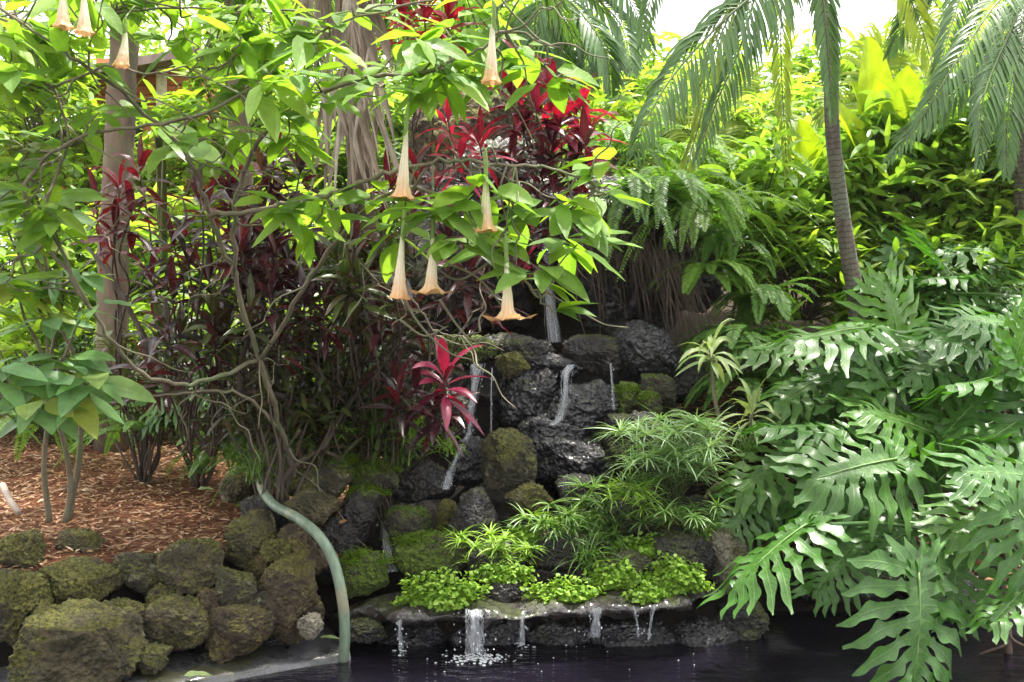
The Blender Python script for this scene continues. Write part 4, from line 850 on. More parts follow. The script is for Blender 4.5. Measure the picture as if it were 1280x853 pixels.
def tuft(label, px, py, d, n, L, W, mat, name='grass_tuft', group='grassy tufts among the rocks', e0=25, e1=85, droop=.8):
    b = P(px, py, d); t = G(); D = dirs(n, e0, e1); blades(t, b+R.randn(n, 3)*.025, D, normals_for(D), L*R.uniform(.5, 1.1, n), W, droop*R.uniform(.4, 1.3, n), 6, prof_grass, .4)
    return tag(t.obj(name, M[mat], origin=b), label, 'grass', group)
for a in [('grass tuft at the top end of the pale pipe', 322, 590, 5.55, 60, .26, .010, 'grass'), ('arching grass tuft over the drips of the ledge', 735, 705, 5.35, 110, .28, .010, 'grass'), ('fresh grass tuft on the rocks below the purple shrubs', 500, 575, 6.0, 50, .22, .012, 'grass'),
          ('grass tuft next to the bright moss cushion', 475, 560, 6.0, 40, .24, .012, 'grass'), ('straw-coloured tuft right of the green sedge', 845, 665, 5.7, 90, .24, .007, 'litter'), ('light grass tuft beside the left chute foot', 560, 560, 6.2, 40, .18, .014, 'cover'),
          ('broad-bladed green tuft under the dusky shrubs, nearest the pipe', 365, 560, 5.85, 55, .24, .016, 'grass'), ('broad-bladed green tuft under the middle dusky shrubs', 415, 548, 5.85, 55, .24, .016, 'cover'), ('broad-bladed green tuft between middle dusky shrubs and cascade', 470, 535, 5.85, 55, .24, .016, 'grass'), ('broad-bladed tuft hanging over the dark block by the left chute', 520, 545, 5.85, 55, .24, .016, 'cover'), ('broad-bladed tuft by the lone rock on the mulch', 300, 575, 5.85, 55, .24, .016, 'grass'), 
          ('grass tuft between tan rock and yellow dracaena', 935, 570, 6.0, 50, .25, .012, 'grass'), ('long lily-like tuft at the right edge among split leaves', 1245, 600, 5.5, 40, .5, .022, 'grass'), ('tuft at the back of the mulch left of the lone rock', 255, 585, 6.6, 50, .3, .012, 'grass'), ('tuft under the crooked branch', 350, 600, 5.9, 50, .22, .012, 'grass'), ('tuft in the rock joint left of the rapids', 440, 580, 6.0, 40, .2, .012, 'grass')]:
    tuft(*a)

# ---- creeping mats and moss
def mat_plant(label, px, py, w, h, d, n, mat='cover', lw=.02, name='creeping_plant', group='creeping leafy mats on the ledge'):
    c = P(px, py, d); sx = w/2/F*d; sz = h/2/F*d; v = nrm(R.randn(n, 3)); v[:, 2] = np.abs(v[:, 2]); v[:, 1] = -np.abs(v[:, 1])*.9+.2
    bumpy = 1+.55*fbm(v*2.6+px, 3, 3)
    bumpy = bumpy*(.75+.45*R.rand(n)**2); B = c+v*np.array([sx*1.15, (sx+sz)*.4, sz*1.25])*bumpy[:, None]-UP*sz*.7; D = nrm(v*.5+dirs(n, -10, 60)); g = G()
    blades(g, B, D, nrm(v+UP*.7+R.randn(n, 3)*.3), lw*R.uniform(.7, 1.3, n), lw*R.uniform(.6, 1, n), .4, 3, prof_round, .2)
    o = g.obj(name, M[mat], origin=c); tag(o, label, 'ground cover', group); return o
for a in [('bright creeping mat at the left end of the ledge above the widest drip', 550, 738, 92, 50, 5.1, 1300), ('creeping mat around the small sedge tuft', 628, 715, 60, 30, 5.25, 500), ('creeping mat in the middle of the ledge', 700, 738, 74, 34, 5.15, 800),
          ('creeping mat directly above the twin drips', 770, 718, 52, 44, 5.25, 800), ('large creeping mat near the right corner of the ledge', 845, 716, 72, 60, 5.25, 1200), ('upper creeping mat behind the ledge, under the sedge', 800, 685, 70, 40, 5.45, 700), ('sparse creeping mat beside the pointed dark boulder', 655, 672, 60, 36, 5.5, 600)]:
    mat_plant(*a, lw=.028)
for a in [('creeping mat edging the ledge right of the twin drips', 812, 742, 50, 24, 5.15, 500), ('creeping patch beside the tan rock', 885, 670, 40, 40, 5.6, 400)]: mat_plant(*a, lw=.026)
for a in [('moss cushion on the broad boulder above the ledge', 537, 672, 80, 26, 5.45, 2600), ('vivid moss cushion on the flat rock near the pipe', 457, 613, 46, 18, 5.72, 1600), ('moss cushion on the upper mossy rock', 425, 572, 46, 22, 5.85, 1500), ('moss cushion at the left corner of the ledge', 456, 695, 56, 26, 5.3, 1800), ('moss cushion under the purple shrub', 473, 583, 50, 20, 5.85, 1400), ('moss cap by the right end of the middle fall', 783, 485, 30, 16, 6.65, 900), ('moss cap on the tiny knob above the sedge', 812, 494, 26, 14, 6.6, 700), ('moss patch on the rapids rock', 505, 640, 40, 16, 5.66, 900)]:
    mat_plant(*a, mat='mossleaf', lw=.009, name='moss_cushion', group='moss cushions on the rocks')

# ---- split-leaf philodendrons
def phil_template(seed, nl=8):
    rs = np.random.RandomState(seed); g = G()
    def mid(t): return np.array([0, t, -.16*t*t])
    ts = np.linspace(-.02, .93, nl+1)
    for sg in (-1, 1):
        def axis(i, tc):  # angle and length of lobe
            a = rad(np.interp(tc, [0, .5, 1], [116, 68, 24])); l = np.interp(tc, [-.02, .15, .45, .8, 1], [.58, .74, .72, .52, .28])
            return np.array([sg*math.sin(a), math.cos(a), 0]), l
        sinus = []
        for i in range(nl+1):
            dct, l = axis(i, ts[i]); sinus.append(mid(ts[i])+dct*l*(.15 if 0 < i < nl else (.26 if i == 0 else .16)))
        for i in range(nl):
            tc = (ts[i]+ts[i+1])/2; dct, l = axis(i, tc); l *= 1+rs.uniform(-.08, .08)
            m0, m1 = mid(ts[i]), mid(ts[i+1]); s0, s1 = sinus[i], sinus[i+1]; c0 = (m0+m1)/2; cs = c0+dct*l*.19
            dct = nrm(dct+np.array([0, rs.uniform(-.09, .09), 0])); rows = [(m0, c0, m1), (s0*.5+m0*.5, c0*.5+cs*.5, s1*.5+m1*.5), (s0, cs, s1)]
            pw = np.linalg.norm(s1-s0)/2; K = 18; tj = rs.rand()*1.5; dz = rs.uniform(-.12, .10); perp = np.array([dct[1], -dct[0], 0])*sg
            if np.dot(perp, s0-s1) < 0: perp = -perp
            for k in range(1, K+1):
                u = k/K; bend = np.array([0, .20*u*u*l, 0]); c = cs+dct*(l*.81*u)+bend
                w = pw*(.72-.30*math.sin(min(1, u*2.2)*3.1)+.22*math.sin(u*3.1))*(1-u**3)+.003; tooth = .95*pw*math.sin(u*12+.4+tj)*(1-u*.6)*(u > .12)
                z = -.30*(u*l)**1.4+dz*u*l+.035*math.sin(u*7+i)*(1-u*.3); cz = c+np.array([0, 0, z])
                rows.append((cz+perp*(w+max(0, tooth))+UP*.25*w, cz, cz-perp*(w+max(0, -tooth))+UP*.25*w))
            V = np.array(rows); m = len(V); idx = np.arange(m*3).reshape(m, 3)
            U = np.zeros((m, 3, 2)); U[:, 0, 0] = -1; U[:, 2, 0] = 1; U[0, :, 0] = .0; U[:, :, 1] = np.linspace(0, 1, m)[:, None]
            Q = np.stack([idx[:-1, :-1], idx[:-1, 1:], idx[1:, 1:], idx[1:, :-1]], -1)
            if sg < 0: Q = Q[..., ::-1]
            g.add(V, Q, U, np.full(m*3, .5))
    # tip lobe
    B = mid(.86); blades(g, [B], [[0, 1, -.28]], [[0, 0, 1.]], .28, .17, .2, 8, prof_lance, .1, .15, rn=.5)
    # back lobes
    for sg in (-1, 1):
        for (a, l, w) in ((140, .50, .15), (165, .38, .14)):
            D = np.array([sg*math.sin(rad(a)), math.cos(rad(a)), .06]); blades(g, [np.array([sg*.01, .05, .002])], [D], [[0, 0, 1.]], l, w, .15, 8, prof_lance, .15, .3, rn=.5)
    V = np.concatenate(g.V); V = V+np.stack([0*V[:, 0], 0*V[:, 0], .02*fbm(V*4, seed, 2)], -1); g.V = [V]; g.Q = [np.concatenate(g.Q)]; g.U = [np.concatenate(g.U)]; g.R = [np.concatenate(g.R)]
    me = g.mesh('split_leaf', M['phil'])
    import bmesh
    bm = bmesh.new(); bm.from_mesh(me); bmesh.ops.remove_doubles(bm, verts=bm.verts, dist=.0015); bm.to_mesh(me); bm.free(); return me
PT = [phil_template(s, n) for s, n in ((1, 8), (2, 9), (3, 8), (4, 7))]
RIB = []
for _ in range(1):
    g = G(); tt = np.linspace(0, .95, 14); tube(g, np.stack([0*tt, tt, -.16*tt*tt+.004], -1), [.011, .003], 6); RIB.append(g.mesh('midrib', M['midrib']))
from mathutils import Matrix, Vector
def phil_leaf(t, base, tip, N, Ls, petr=.011, k=None, curve=.12):
    """leaf whose stalk end is at base and blade axis along tip, in world coordinates"""
    k = R.randint(4) if k is None else k; o = bpy.data.objects.new('leaf', PT[k]); C.objects.link(o); o.parent = t
    y = Vector(nrm(tip)); z = Vector(nrm(N)); x = y.cross(z).normalized(); z = x.cross(y); s = Ls
    m = Matrix(((x[0]*s, y[0]*s, z[0]*s, base[0]-t['_o'][0]), (x[1]*s, y[1]*s, z[1]*s, base[1]-t['_o'][1]), (x[2]*s, y[2]*s, z[2]*s, base[2]-t['_o'][2]), (0, 0, 0, 1)))
    o.matrix_local = m
    r = bpy.data.objects.new('midrib', RIB[0]); C.objects.link(r); r.parent = o
    g = G(); b = np.array(t['_o'])+np.array([R.randn()*.04, R.randn()*.04, .02]); a = np.array(base); mid = (b+a)/2+UP*curve*np.linalg.norm(a-b)
    tube(g, smooth_path([b, mid, a], 10), [petr*1.25, petr*.8], 8); g.obj('leaf_stalk', M['petiole'], t)
def imgleaf(t, px, py, d, ang, size, back=.4, nup=.75, k=None, curve=.12):
    """blade centre px,py ; ang of the tip in the picture (deg, 0=right, 90=up) ; size in px"""
    tip = nrm([math.cos(rad(ang)), -back*.8, math.sin(rad(ang))-.12]); L = size/F*d/1.38*R.uniform(.85, 1.1); nup = .35+.4*nup; N = np.array([0, -1+nup, nup]); c = P(px, py, d); phil_leaf(t, c-tip*L*.4, tip, N+R.randn(3)*.2, L, k=k, curve=curve)
GP = 'split-leaf philodendrons on the right bank'
A = thing('split_leaf_philodendron', 'big philodendron at the water edge, its lowest split leaf hanging over the pond', 'philodendron', P(1240, 690, 5.3), GP)
imgleaf(A, 1152, 775, 4.5, -92, 205, .35, .45, 0); imgleaf(A, 968, 682, 4.8, 203, 185, .3, .6, 1, .04); imgleaf(A, 1270, 745, 4.6, 200, 130, .5, .6, 3)
imgleaf(A, 1235, 640, 4.9, 190, 150, .5, .7, 2); imgleaf(A, 1050, 700, 5.3, 215, 110, .3, .6, 1); imgleaf(A, 1135, 665, 5.2, 190, 110, .4, .8, 2); imgleaf(A, 1260, 590, 4.9, 160, 150, .4, .9, 0); imgleaf(A, 1300, 680, 4.6, -60, 150, .4, .7, 1); imgleaf(A, 1195, 715, 5.2, -110, 110, .4, .6, 2)
g = G(); tube(g, smooth_path([P(1262, 830, 5.15), P(1252, 740, 5.2), P(1240, 690, 5.3)], 6), [.02, .03], 9, .3); tube(g, smooth_path([P(1225, 818, 5.1), P(1262, 800, 5.15), P(1252, 760, 5.2)], 6), [.006, .012], 6); tube(g, smooth_path([P(1300, 815, 5.1), P(1262, 795, 5.15), P(1258, 740, 5.2)], 6), [.006, .012], 6); g.obj('stem', M['roots'], A)
B_ = thing('split_leaf_philodendron', 'philodendron in the middle of the right bank with horizontal leaves spread towards the cascade', 'philodendron', P(1175, 640, 6.0), GP)
for q in [(1080, 580, 5.2, 178, 190, .5, .9, 2), (1010, 530, 5.6, 165, 150, .4, 1., 0), (960, 585, 5.7, 200, 130, .4, .9, 3), (1130, 525, 5.6, 150, 150, .3, .9, 1), (1045, 610, 5.6, 195, 130, .5, .8, 0), (1180, 575, 5.5, 30, 140, .5, .9, 2), (1200, 520, 5.6, 60, 150, .2, .9, 1), (930, 640, 5.6, 215, 100, .5, .6, 0), (1110, 480, 5.9, 120, 130, .2, .9, 3)]: imgleaf(B_, *q)
C_ = thing('split_leaf_philodendron', 'philodendron with white-glinting leaves just below the ringed palm trunk', 'philodendron', P(1130, 560, 6.6), GP)
for q in [(1045, 412, 6.0, 176, 150, .5, 1.1, 1), (1085, 445, 6.1, 200, 120, .4, 1., 0), (1010, 480, 6.2, 190, 120, .5, 1., 2), (1150, 430, 6.2, 20, 130, .4, 1., 3), (1120, 400, 6.4, 100, 110, .2, 1., 1), (1180, 470, 6.1, -10, 130, .5, 1., 0)]: imgleaf(C_, *q, curve=.05)
D_ = thing('split_leaf_philodendron', 'philodendron at the right edge with long dark stalks and high leaves', 'philodendron', P(1275, 600, 5.8), GP)
for q in [(1235, 470, 5.6, 175, 150, .5, 1., 2), (1275, 425, 5.4, 80, 120, .1, .8, 1), (1215, 415, 5.9, 170, 140, .5, 1., 0), (1280, 520, 5.4, 190, 150, .5, .9, 3), (1200, 540, 5.7, 185, 120, .5, .8, 1)]: imgleaf(D_, *q, curve=.03)
E_ = thing('split_leaf_philodendron', 'philodendron higher up the slope right of the ringed trunk, leaves shining white', 'philodendron', P(1190, 470, 7.4), GP)
for q in [(1190, 345, 6.9, 170, 120, .5, 1.1, 1), (1230, 365, 6.9, 10, 120, .5, 1.1, 2), (1150, 370, 7.0, 190, 110, .5, 1.1, 0), (1170, 320, 7.1, 120, 90, .4, 1.1, 3), (1245, 335, 7.2, 40, 110, .4, 1.1, 1), (1200, 395, 6.8, 200, 120, .5, 1.1, 0)]: imgleaf(E_, *q, curve=.05)
F_ = thing('split_leaf_philodendron', 'small shaded philodendron left behind the crooked branch', 'philodendron', P(240, 540, 6.9), 'shaded philodendrons on the left')
for q in [(225, 480, 6.6, 200, 90, .5, .8, 1), (270, 490, 6.6, -30, 90, .5, .8, 2), (320, 505, 6.7, -60, 80, .5, .7, 0), (200, 510, 6.6, 220, 80, .5, .7, 3), (250, 455, 6.8, 100, 70, .4, .8, 1)]: imgleaf(F_, *q)

for q in [(1000, 620, 5.9, 190, 120, .4, .8, 1), (1070, 650, 5.9, 230, 110, .4, .6, 0), (1100, 620, 5.8, 250, 110, .4, .6, 2)]: imgleaf(B_, *q)
for q in [(980, 430, 6.6, 170, 110, .4, 1., 0), (1100, 470, 6.0, 190, 130, .5, 1., 1), (1060, 500, 6.1, 170, 120, .5, 1., 3), (1160, 500, 6.2, 210, 120, .4, .8, 2), (1010, 505, 6.3, 210, 110, .4, .8, 1)]: imgleaf(C_, *q, curve=.05)
for q in [(1240, 400, 5.9, 160, 130, .4, .9, 0), (1180, 450, 6.0, 180, 130, .5, .9, 1), (1290, 470, 5.4, 120, 120, .3, .7, 2)]: imgleaf(D_, *q, curve=.03)
for q in [(1110, 350, 7.2, 175, 110, .4, 1., 2), (1150, 320, 7.6, 150, 90, .4, 1., 0), (1220, 310, 7.3, 10, 100, .4, 1., 3), (1260, 380, 6.9, -10, 110, .4, .9, 1)]: imgleaf(E_, *q, curve=.05)
# ---- background shrubs : templates copied
far_defs = {
 'lance': ('leafy_shrub', 'shrub', dict(w=1.6, h=1.15, nt=120, nl=8, L=.25, W=.065, mat='bgleaf')),
 'lime': ('lime_shrub', 'shrub', dict(w=1.6, h=1.2, nt=115, nl=8, L=.22, W=.095, mat='lime', prof=prof_ovate)),
 'ging': ('ginger_plant', 'ginger plant', dict(w=1.4, h=1.2, nt=75, nl=9, L=.36, W=.08, mat='ginger', e0=-20, e1=60, droop=.5, ns=5)),
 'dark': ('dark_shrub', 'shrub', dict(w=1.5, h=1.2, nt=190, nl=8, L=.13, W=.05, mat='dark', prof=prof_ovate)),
}
PR = {}
def far(kind, px, py, d, sc, lab, group):
    loc = P(px, py, d); name, cat, kw = far_defs[kind]
    if kind not in PR:
        o = shrub(name, lab, cat, (0, 0, 0), group=group, **kw); o.location = tuple(loc); o.scale = (sc,)*3; o['_o'] = [0., 0., 0.]; PR[kind] = o
    else: o = copy_tree(PR[kind], loc, R.rand()*6.28, sc, lab); o['group'] = group
    return o
GR = 'shrubs of the right slope'; GL = 'shrubs behind the mulch bed'; GT = 'far thicket'
for a in [
 ('ging', 960, 330, 8.2, .8, 'glossy ginger clump behind the thin-stemmed dracaena', GR), ('lance', 1000, 400, 8.0, .8, 'lance-leaved shrub just left of the ringed palm foot', GR), ('ging', 1120, 300, 8.3, .9, 'glossy ginger clump right of the ringed palm trunk', GR),
 ('lime', 1190, 300, 8.2, .9, 'lime shrub in front of the dull banana leaves', GR), ('ging', 1250, 290, 8.0, .9, 'glossy ginger clump at the right edge under the feather palm', GR), ('lance', 1140, 420, 7.8, .8, 'lance-leaved shrub behind the shining philodendron', GR),
 ('ging', 1240, 420, 7.6, .8, 'glossy ginger clump behind the high philodendron leaves', GR), ('lance', 1280, 250, 9.5, 1.0, 'lance-leaved shrub filling the right edge', GR), ('lime', 930, 290, 10, 1., 'lime shrub above the sword ferns', GR), ('lime', 880, 230, 11, 1.1, 'lime shrub showing between the hanging palm fronds', GR),
 ('lime', 1000, 250, 11, 1.1, 'lime shrub behind the yellow banana leaves', GR), ('ging', 1080, 260, 10, 1., 'ginger clump further back behind the ringed palm', GR), ('lime', 1180, 220, 10.5, 1.1, 'lime shrub high on the right slope', GR), ('lime', 810, 230, 11, 1.1, 'lime shrub left of the hanging palm fronds', GR), ('lance', 750, 250, 10, 1., 'lance-leaved shrub behind the crimson plants', GR),
 ('lime', 930, 200, 15, 1.5, 'pale lime bush in the far gap left of the ringed palm', GT), ('lime', 830, 190, 15, 1.5, 'pale lime bush in the far gap under the open sky', GT), ('lance', 1030, 190, 16, 1.6, 'far bush behind the ringed palm trunk', GT), ('lime', 1120, 180, 16, 1.6, 'far pale bush behind the broad banana leaves', GT), ('lance', 1220, 170, 16, 1.8, 'far bush behind the feather palm', GT), ('lime', 760, 200, 15, 1.6, 'far yellow bush beside the soft feather palm', GT),
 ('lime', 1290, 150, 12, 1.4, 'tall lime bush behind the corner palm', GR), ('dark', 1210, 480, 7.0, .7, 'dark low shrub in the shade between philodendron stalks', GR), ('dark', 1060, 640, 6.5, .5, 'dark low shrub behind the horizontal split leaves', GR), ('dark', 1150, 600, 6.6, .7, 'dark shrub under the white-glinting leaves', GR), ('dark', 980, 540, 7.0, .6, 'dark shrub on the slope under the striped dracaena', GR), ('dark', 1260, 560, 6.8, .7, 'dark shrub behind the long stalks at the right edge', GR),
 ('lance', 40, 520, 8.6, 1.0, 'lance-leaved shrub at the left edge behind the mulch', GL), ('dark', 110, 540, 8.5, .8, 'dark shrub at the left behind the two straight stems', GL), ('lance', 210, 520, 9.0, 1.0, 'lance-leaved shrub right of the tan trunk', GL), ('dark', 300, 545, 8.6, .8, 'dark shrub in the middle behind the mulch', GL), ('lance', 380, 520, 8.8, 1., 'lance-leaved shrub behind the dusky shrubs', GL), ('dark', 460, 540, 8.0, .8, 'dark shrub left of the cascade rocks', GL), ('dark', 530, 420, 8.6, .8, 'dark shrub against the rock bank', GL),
 ('lime', 20, 420, 10.5, 1.2, 'lime shrub at the left edge, second row', GL), ('lance', 100, 400, 11, 1.2, 'lance-leaved shrub left of the tan trunk, second row', GL), ('lime', 200, 400, 10.5, 1.2, 'lime shrub right of the tan trunk, second row', GL), ('lance', 290, 390, 11, 1.2, 'lance-leaved shrub behind the mottled trunk', GL), ('lime', 370, 380, 10.5, 1.1, 'lime shrub glowing behind the dusky tangle', GL), ('lance', 450, 370, 10.8, 1.1, 'lance-leaved shrub below the frond skirt', GL), ('dark', 540, 330, 10.2, 1.1, 'dark shrub behind the upper mound', GL),
 ('lime', 40, 300, 13.5, 1.6, 'lime bush at the left edge, far row', GT), ('lime', 230, 290, 14, 1.6, 'sunlit lime bush below the hut', GT), ('lance', 140, 290, 14, 1.5, 'bush left of the hut, far row', GT), ('lime', 340, 280, 14, 1.6, 'sunlit lime bush right of the hut', GT), ('lance', 440, 260, 14, 1.6, 'far bush behind the frond skirt', GT), ('lime', 540, 240, 14, 1.6, 'far bush behind the scarlet plant', GT), ('lance', 640, 200, 14, 1.6, 'far bush behind the upper mound top', GT),
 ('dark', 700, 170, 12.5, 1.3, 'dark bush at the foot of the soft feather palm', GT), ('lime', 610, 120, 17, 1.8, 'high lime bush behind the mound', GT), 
 ('lime', 120, 265, 11.6, .9, 'lime shrub hiding the foot of the hut', GL), ('lime', 215, 275, 11.6, .9, 'lime shrub hiding the right foot of the hut', GL), ('lance', 60, 190, 11.3, 1.1, 'tall lance-leaved shrub left of the hut', GL), ('lance', 290, 200, 11.5, 1.2, 'tall lance-leaved shrub right of the hut', GL),
 ('ging', 1170, 260, 8.6, 1., 'ginger clump just under the banana leaves', GR), ('ging', 1020, 350, 8.4, .8, 'ginger clump behind the lime fern at the ringed trunk', GR), ('lime', 1230, 330, 8.0, .7, 'lime shrub above the shining philodendron', GR), ('lime', 950, 260, 9.5, .9, 'lime shrub behind the middle sword ferns', GR),
 ]: far(*a)

# far trees closing the view
def far_tree(label, px, d, toppy, basepy, w, mat, n=260):
    b = P(px, basepy, d); b[2] = gz(b[0], b[1])-.1; top = P(px, toppy, d)[2]; h = top-b[2]; W = w/F*d
    t = thing('thicket_tree', label, 'tree', b, 'trees far behind the garden'); sg = G(); g = G()
    tube(sg, smooth_path([b, b+np.array([.1, 0, h*.4]), b+np.array([-.05, 0, h*.85])], 6), [.16, .05], 9, .2)
    for k in range(n):
        v = nrm(R.randn(3))*(.35+.65*R.rand()**.5); c = b+np.array([v[0]*W/2, v[1]*W/2, h*.62+v[2]*h*.38]); D = dirs(12, -40, 30); Bq = c+R.randn(12, 3)*.22
        blades(g, Bq, D, normals_for(D, .4), R.uniform(.14, .3, 12), R.uniform(.07, .14, 12), .3, 3, prof_ovate, .2)
        if k % 12 == 0: tube(sg, smooth_path(zig(b+np.array([0, 0, h*.45]), c, .05, 4), 3), [.04, .012], 5)
    g.obj('crown', M[mat], t); sg.obj('trunk', M['trunk'], t)
far_tree('far tree filling the top left corner', 20, 16, -60, 400, 420, 'brug'); far_tree('far tree right of the hut', 300, 17, -50, 400, 360, 'lime')
far_tree('far tree behind the frond skirt', 430, 18, -60, 400, 340, 'bgleaf'); far_tree('far tree behind the scarlet plant', 560, 18, -60, 400, 300, 'bgleaf')
far_tree('far tree behind the soft feather palm', 670, 19, -20, 400, 220, 'lime'); far_tree('low far tree under the open sky', 860, 24, 150, 400, 300, 'lime'); far_tree('low far tree right of the open sky', 1060, 24, 140, 400, 300, 'lime')
far_tree('far tree behind the corner palm', 1270, 17, -60, 400, 300, 'bgleaf')

for (lab, x, y, w_) in [('broad unseen shade tree added behind the viewer on the left', -4.5, -4., 5.), ('broad unseen shade tree added behind the viewer on the right', 4.0, -5., 5.)]:  # out-of-view trees added to keep sky fill off the foreground
    b = np.array([x, y, gz(x, y) if y > 3 else -.3]); t = thing('added_shade_tree', lab, 'tree', b, 'unseen trees added to shade the pond from behind'); g = G(); sg = G(); tube(sg, smooth_path([b, b+UP*2.5+[.1, 0, 0], b+UP*5.2], 8), [.25, .18, .1], 12, .2)
    for k in range(420):
        v = nrm(R.randn(3))*(.3+.7*R.rand()**.5); c = b+np.array([v[0]*w_, v[1]*w_*.9, 6.3+v[2]*2.6]); D = dirs(9, -35, 30); Bq = c+R.randn(9, 3)*.3; blades(g, Bq, D, normals_for(D, .3), R.uniform(.3, .45, 9), R.uniform(.15, .22, 9), .3, 3, prof_ovate, .2)
        if k % 20 == 0: tube(sg, smooth_path(zig(b+UP*4.5, c, .05, 4), 3), [.07, .02], 6)
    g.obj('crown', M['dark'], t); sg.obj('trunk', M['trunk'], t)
# ---- hut
hb = P(150, 300, 12.5); hb[2] = gz(hb[0], hb[1])
hut = thing('wooden_hut', 'orange-red timber hut with a brown shingled roof, half hidden behind the trumpet tree', 'hut', hb)
def box(g, a, b):
    a = np.array(a, float); b = np.array(b, float); V = np.array([[x, y, z] for x in (a[0], b[0]) for y in (a[1], b[1]) for z in (a[2], b[2])])
    g.add(V, [[0, 1, 3, 2], [4, 6, 7, 5], [0, 4, 5, 1], [2, 3, 7, 6], [0, 2, 6, 4], [1, 5, 7, 3]])
M['orange'] = bark_mat('orange_boards', (.42, .11, .04), (.62, .20, .08), scale=3, stretch=8, bst=.1, rough=.6); M['white'] = flat_mat('pale_post', (.7, .6, .5)); M['shingle'] = bark_mat('shingle', (.12, .08, .08), (.28, .2, .19), scale=5, bst=.3); M['glass'] = flat_mat('dark_window', (.02, .02, .025), .1)
x0 = P(120, 0, 12.5)[0]; x1 = P(245, 0, 12.5)[0]; zt_ = P(0, 78, 12.5)[2]
g = G(); z = hb[2]; 
while z < zt_: box(g, (x0, 12.5, z), (x1, 12.53, z+.10)); z += .115
box(g, (x0+.02, 12.54, hb[2]), (x1-.02, 14.5, zt_)); g.obj('wall', M['orange'], hut, smooth=False)
g = G(); xp = P(201, 0, 12.4)[0]; box(g, (xp-.05, 12.38, hb[2]), (xp+.05, 12.48, zt_)); g.obj('post', M['white'], hut, smooth=False)
g = G(); xw = P(150, 0, 12.4)[0]; box(g, (xw-.25, 12.46, zt_-1.3), (xw+.25, 12.495, zt_-.5)); w = g.obj('window', M['glass'], hut, smooth=False)
g = G(); xa = P(-60, 0, 12.5)[0]; V = np.array([(xa, 11.9, zt_-.55), (x1+.2, 11.9, zt_+.02), (x1+.1, 14.9, zt_+.45), (xa, 14.9, zt_-.1)]); V2 = V-np.array([0, 0, .1]); g.add(np.vstack([V, V2]), [[0, 1, 2, 3], [7, 6, 5, 4], [0, 4, 5, 1], [1, 5, 6, 2], [2, 6, 7, 3], [3, 7, 4, 0]]); g.obj('roof', M['shingle'], hut, smooth=False)

# ---- pipe
pts = smooth_path([P(326, 594, 5.62), P(328, 612, 5.55), P(343, 632, 5.4), P(372, 648, 5.15), P(400, 672, 5.05), P(418, 705, 5.0), P(428, 750, 4.98), P(431, 790, 5.0), P(429, 826, 5.02)], 12)
g = G(); tube(g, pts, [.024, .026, .027, .028], 16); tag(g.obj('garden_pipe', M['pipe'], origin=pts[0]), 'pale green bent pipe running from the mulch bed down into the pond', 'pipe')
# stick and fallen leaves on the mulch
g = G(); tube(g, smooth_path([P(3, 607, 5.6), P(12, 625, 5.45), P(24, 642, 5.35)], 5), [.02, .016], 7, .3); tag(g.obj('driftwood_stick', M['dead'], origin=P(12, 625, 5.45)), 'short grey weathered stick lying on the mulch at the left', 'stick')
def lone(label, px, py, d, az, L, W, mat, name='fallen_leaf'):
    g = G(); b = P(px, py, d); blades(g, [b], [[math.cos(az), math.sin(az), .1]], [[.1, -.2, 1.]], L, W, .2, 8, prof_ovate, .3, .15); tag(g.obj(name, M[mat], origin=b), label, 'leaf', 'fallen leaves')
lone('pale yellow fallen leaf on the mulch beside the lone rock', 248, 612, 5.9, .5, .10, .06, 'drac'); lone('green-yellow fallen leaf on the wet kerb below the wall', 230, 845, 4.62, .3, .13, .06, 'drac'); lone('yellow fallen leaf lying beside the foot of the pipe', 400, 797, 5.05, 0., .11, .04, 'drac'); lone('dry curled leaf standing against the rocks right of the pipe', 425, 655, 5.4, 1.4, .18, .05, 'litter'); lone('brown hanging dry leaf left of the basin corner', 415, 690, 5.3, -1.2, .16, .04, 'litter')
# clay pot
pb_ = P(1255, 272, 8.0); g = G(); pr = np.array([(.0, -.08), (.05, -.08), (.07, .03), (.082, .03), (.082, .06), (.07, .06), (.062, .0), (.0, -.01)]); a = np.linspace(0, 6.2832, 20, endpoint=False)
V = np.stack([pr[:, None, 0]*np.cos(a), pr[:, None, 0]*np.sin(a), pr[:, None, 1]+0*a], -1); idx = np.arange(8*20).reshape(8, 20); nx = np.roll(idx, -1, 1); g.add(V.reshape(-1, 3)+pb_, np.stack([idx[:-1], nx[:-1], nx[1:], idx[1:]], -1)); M['clay'] = flat_mat('terracotta', (.5, .18, .08), .8); tag(g.obj('clay_pot', M['clay'], origin=pb_), 'small terracotta pot among the shrubs at the right edge', 'pot')

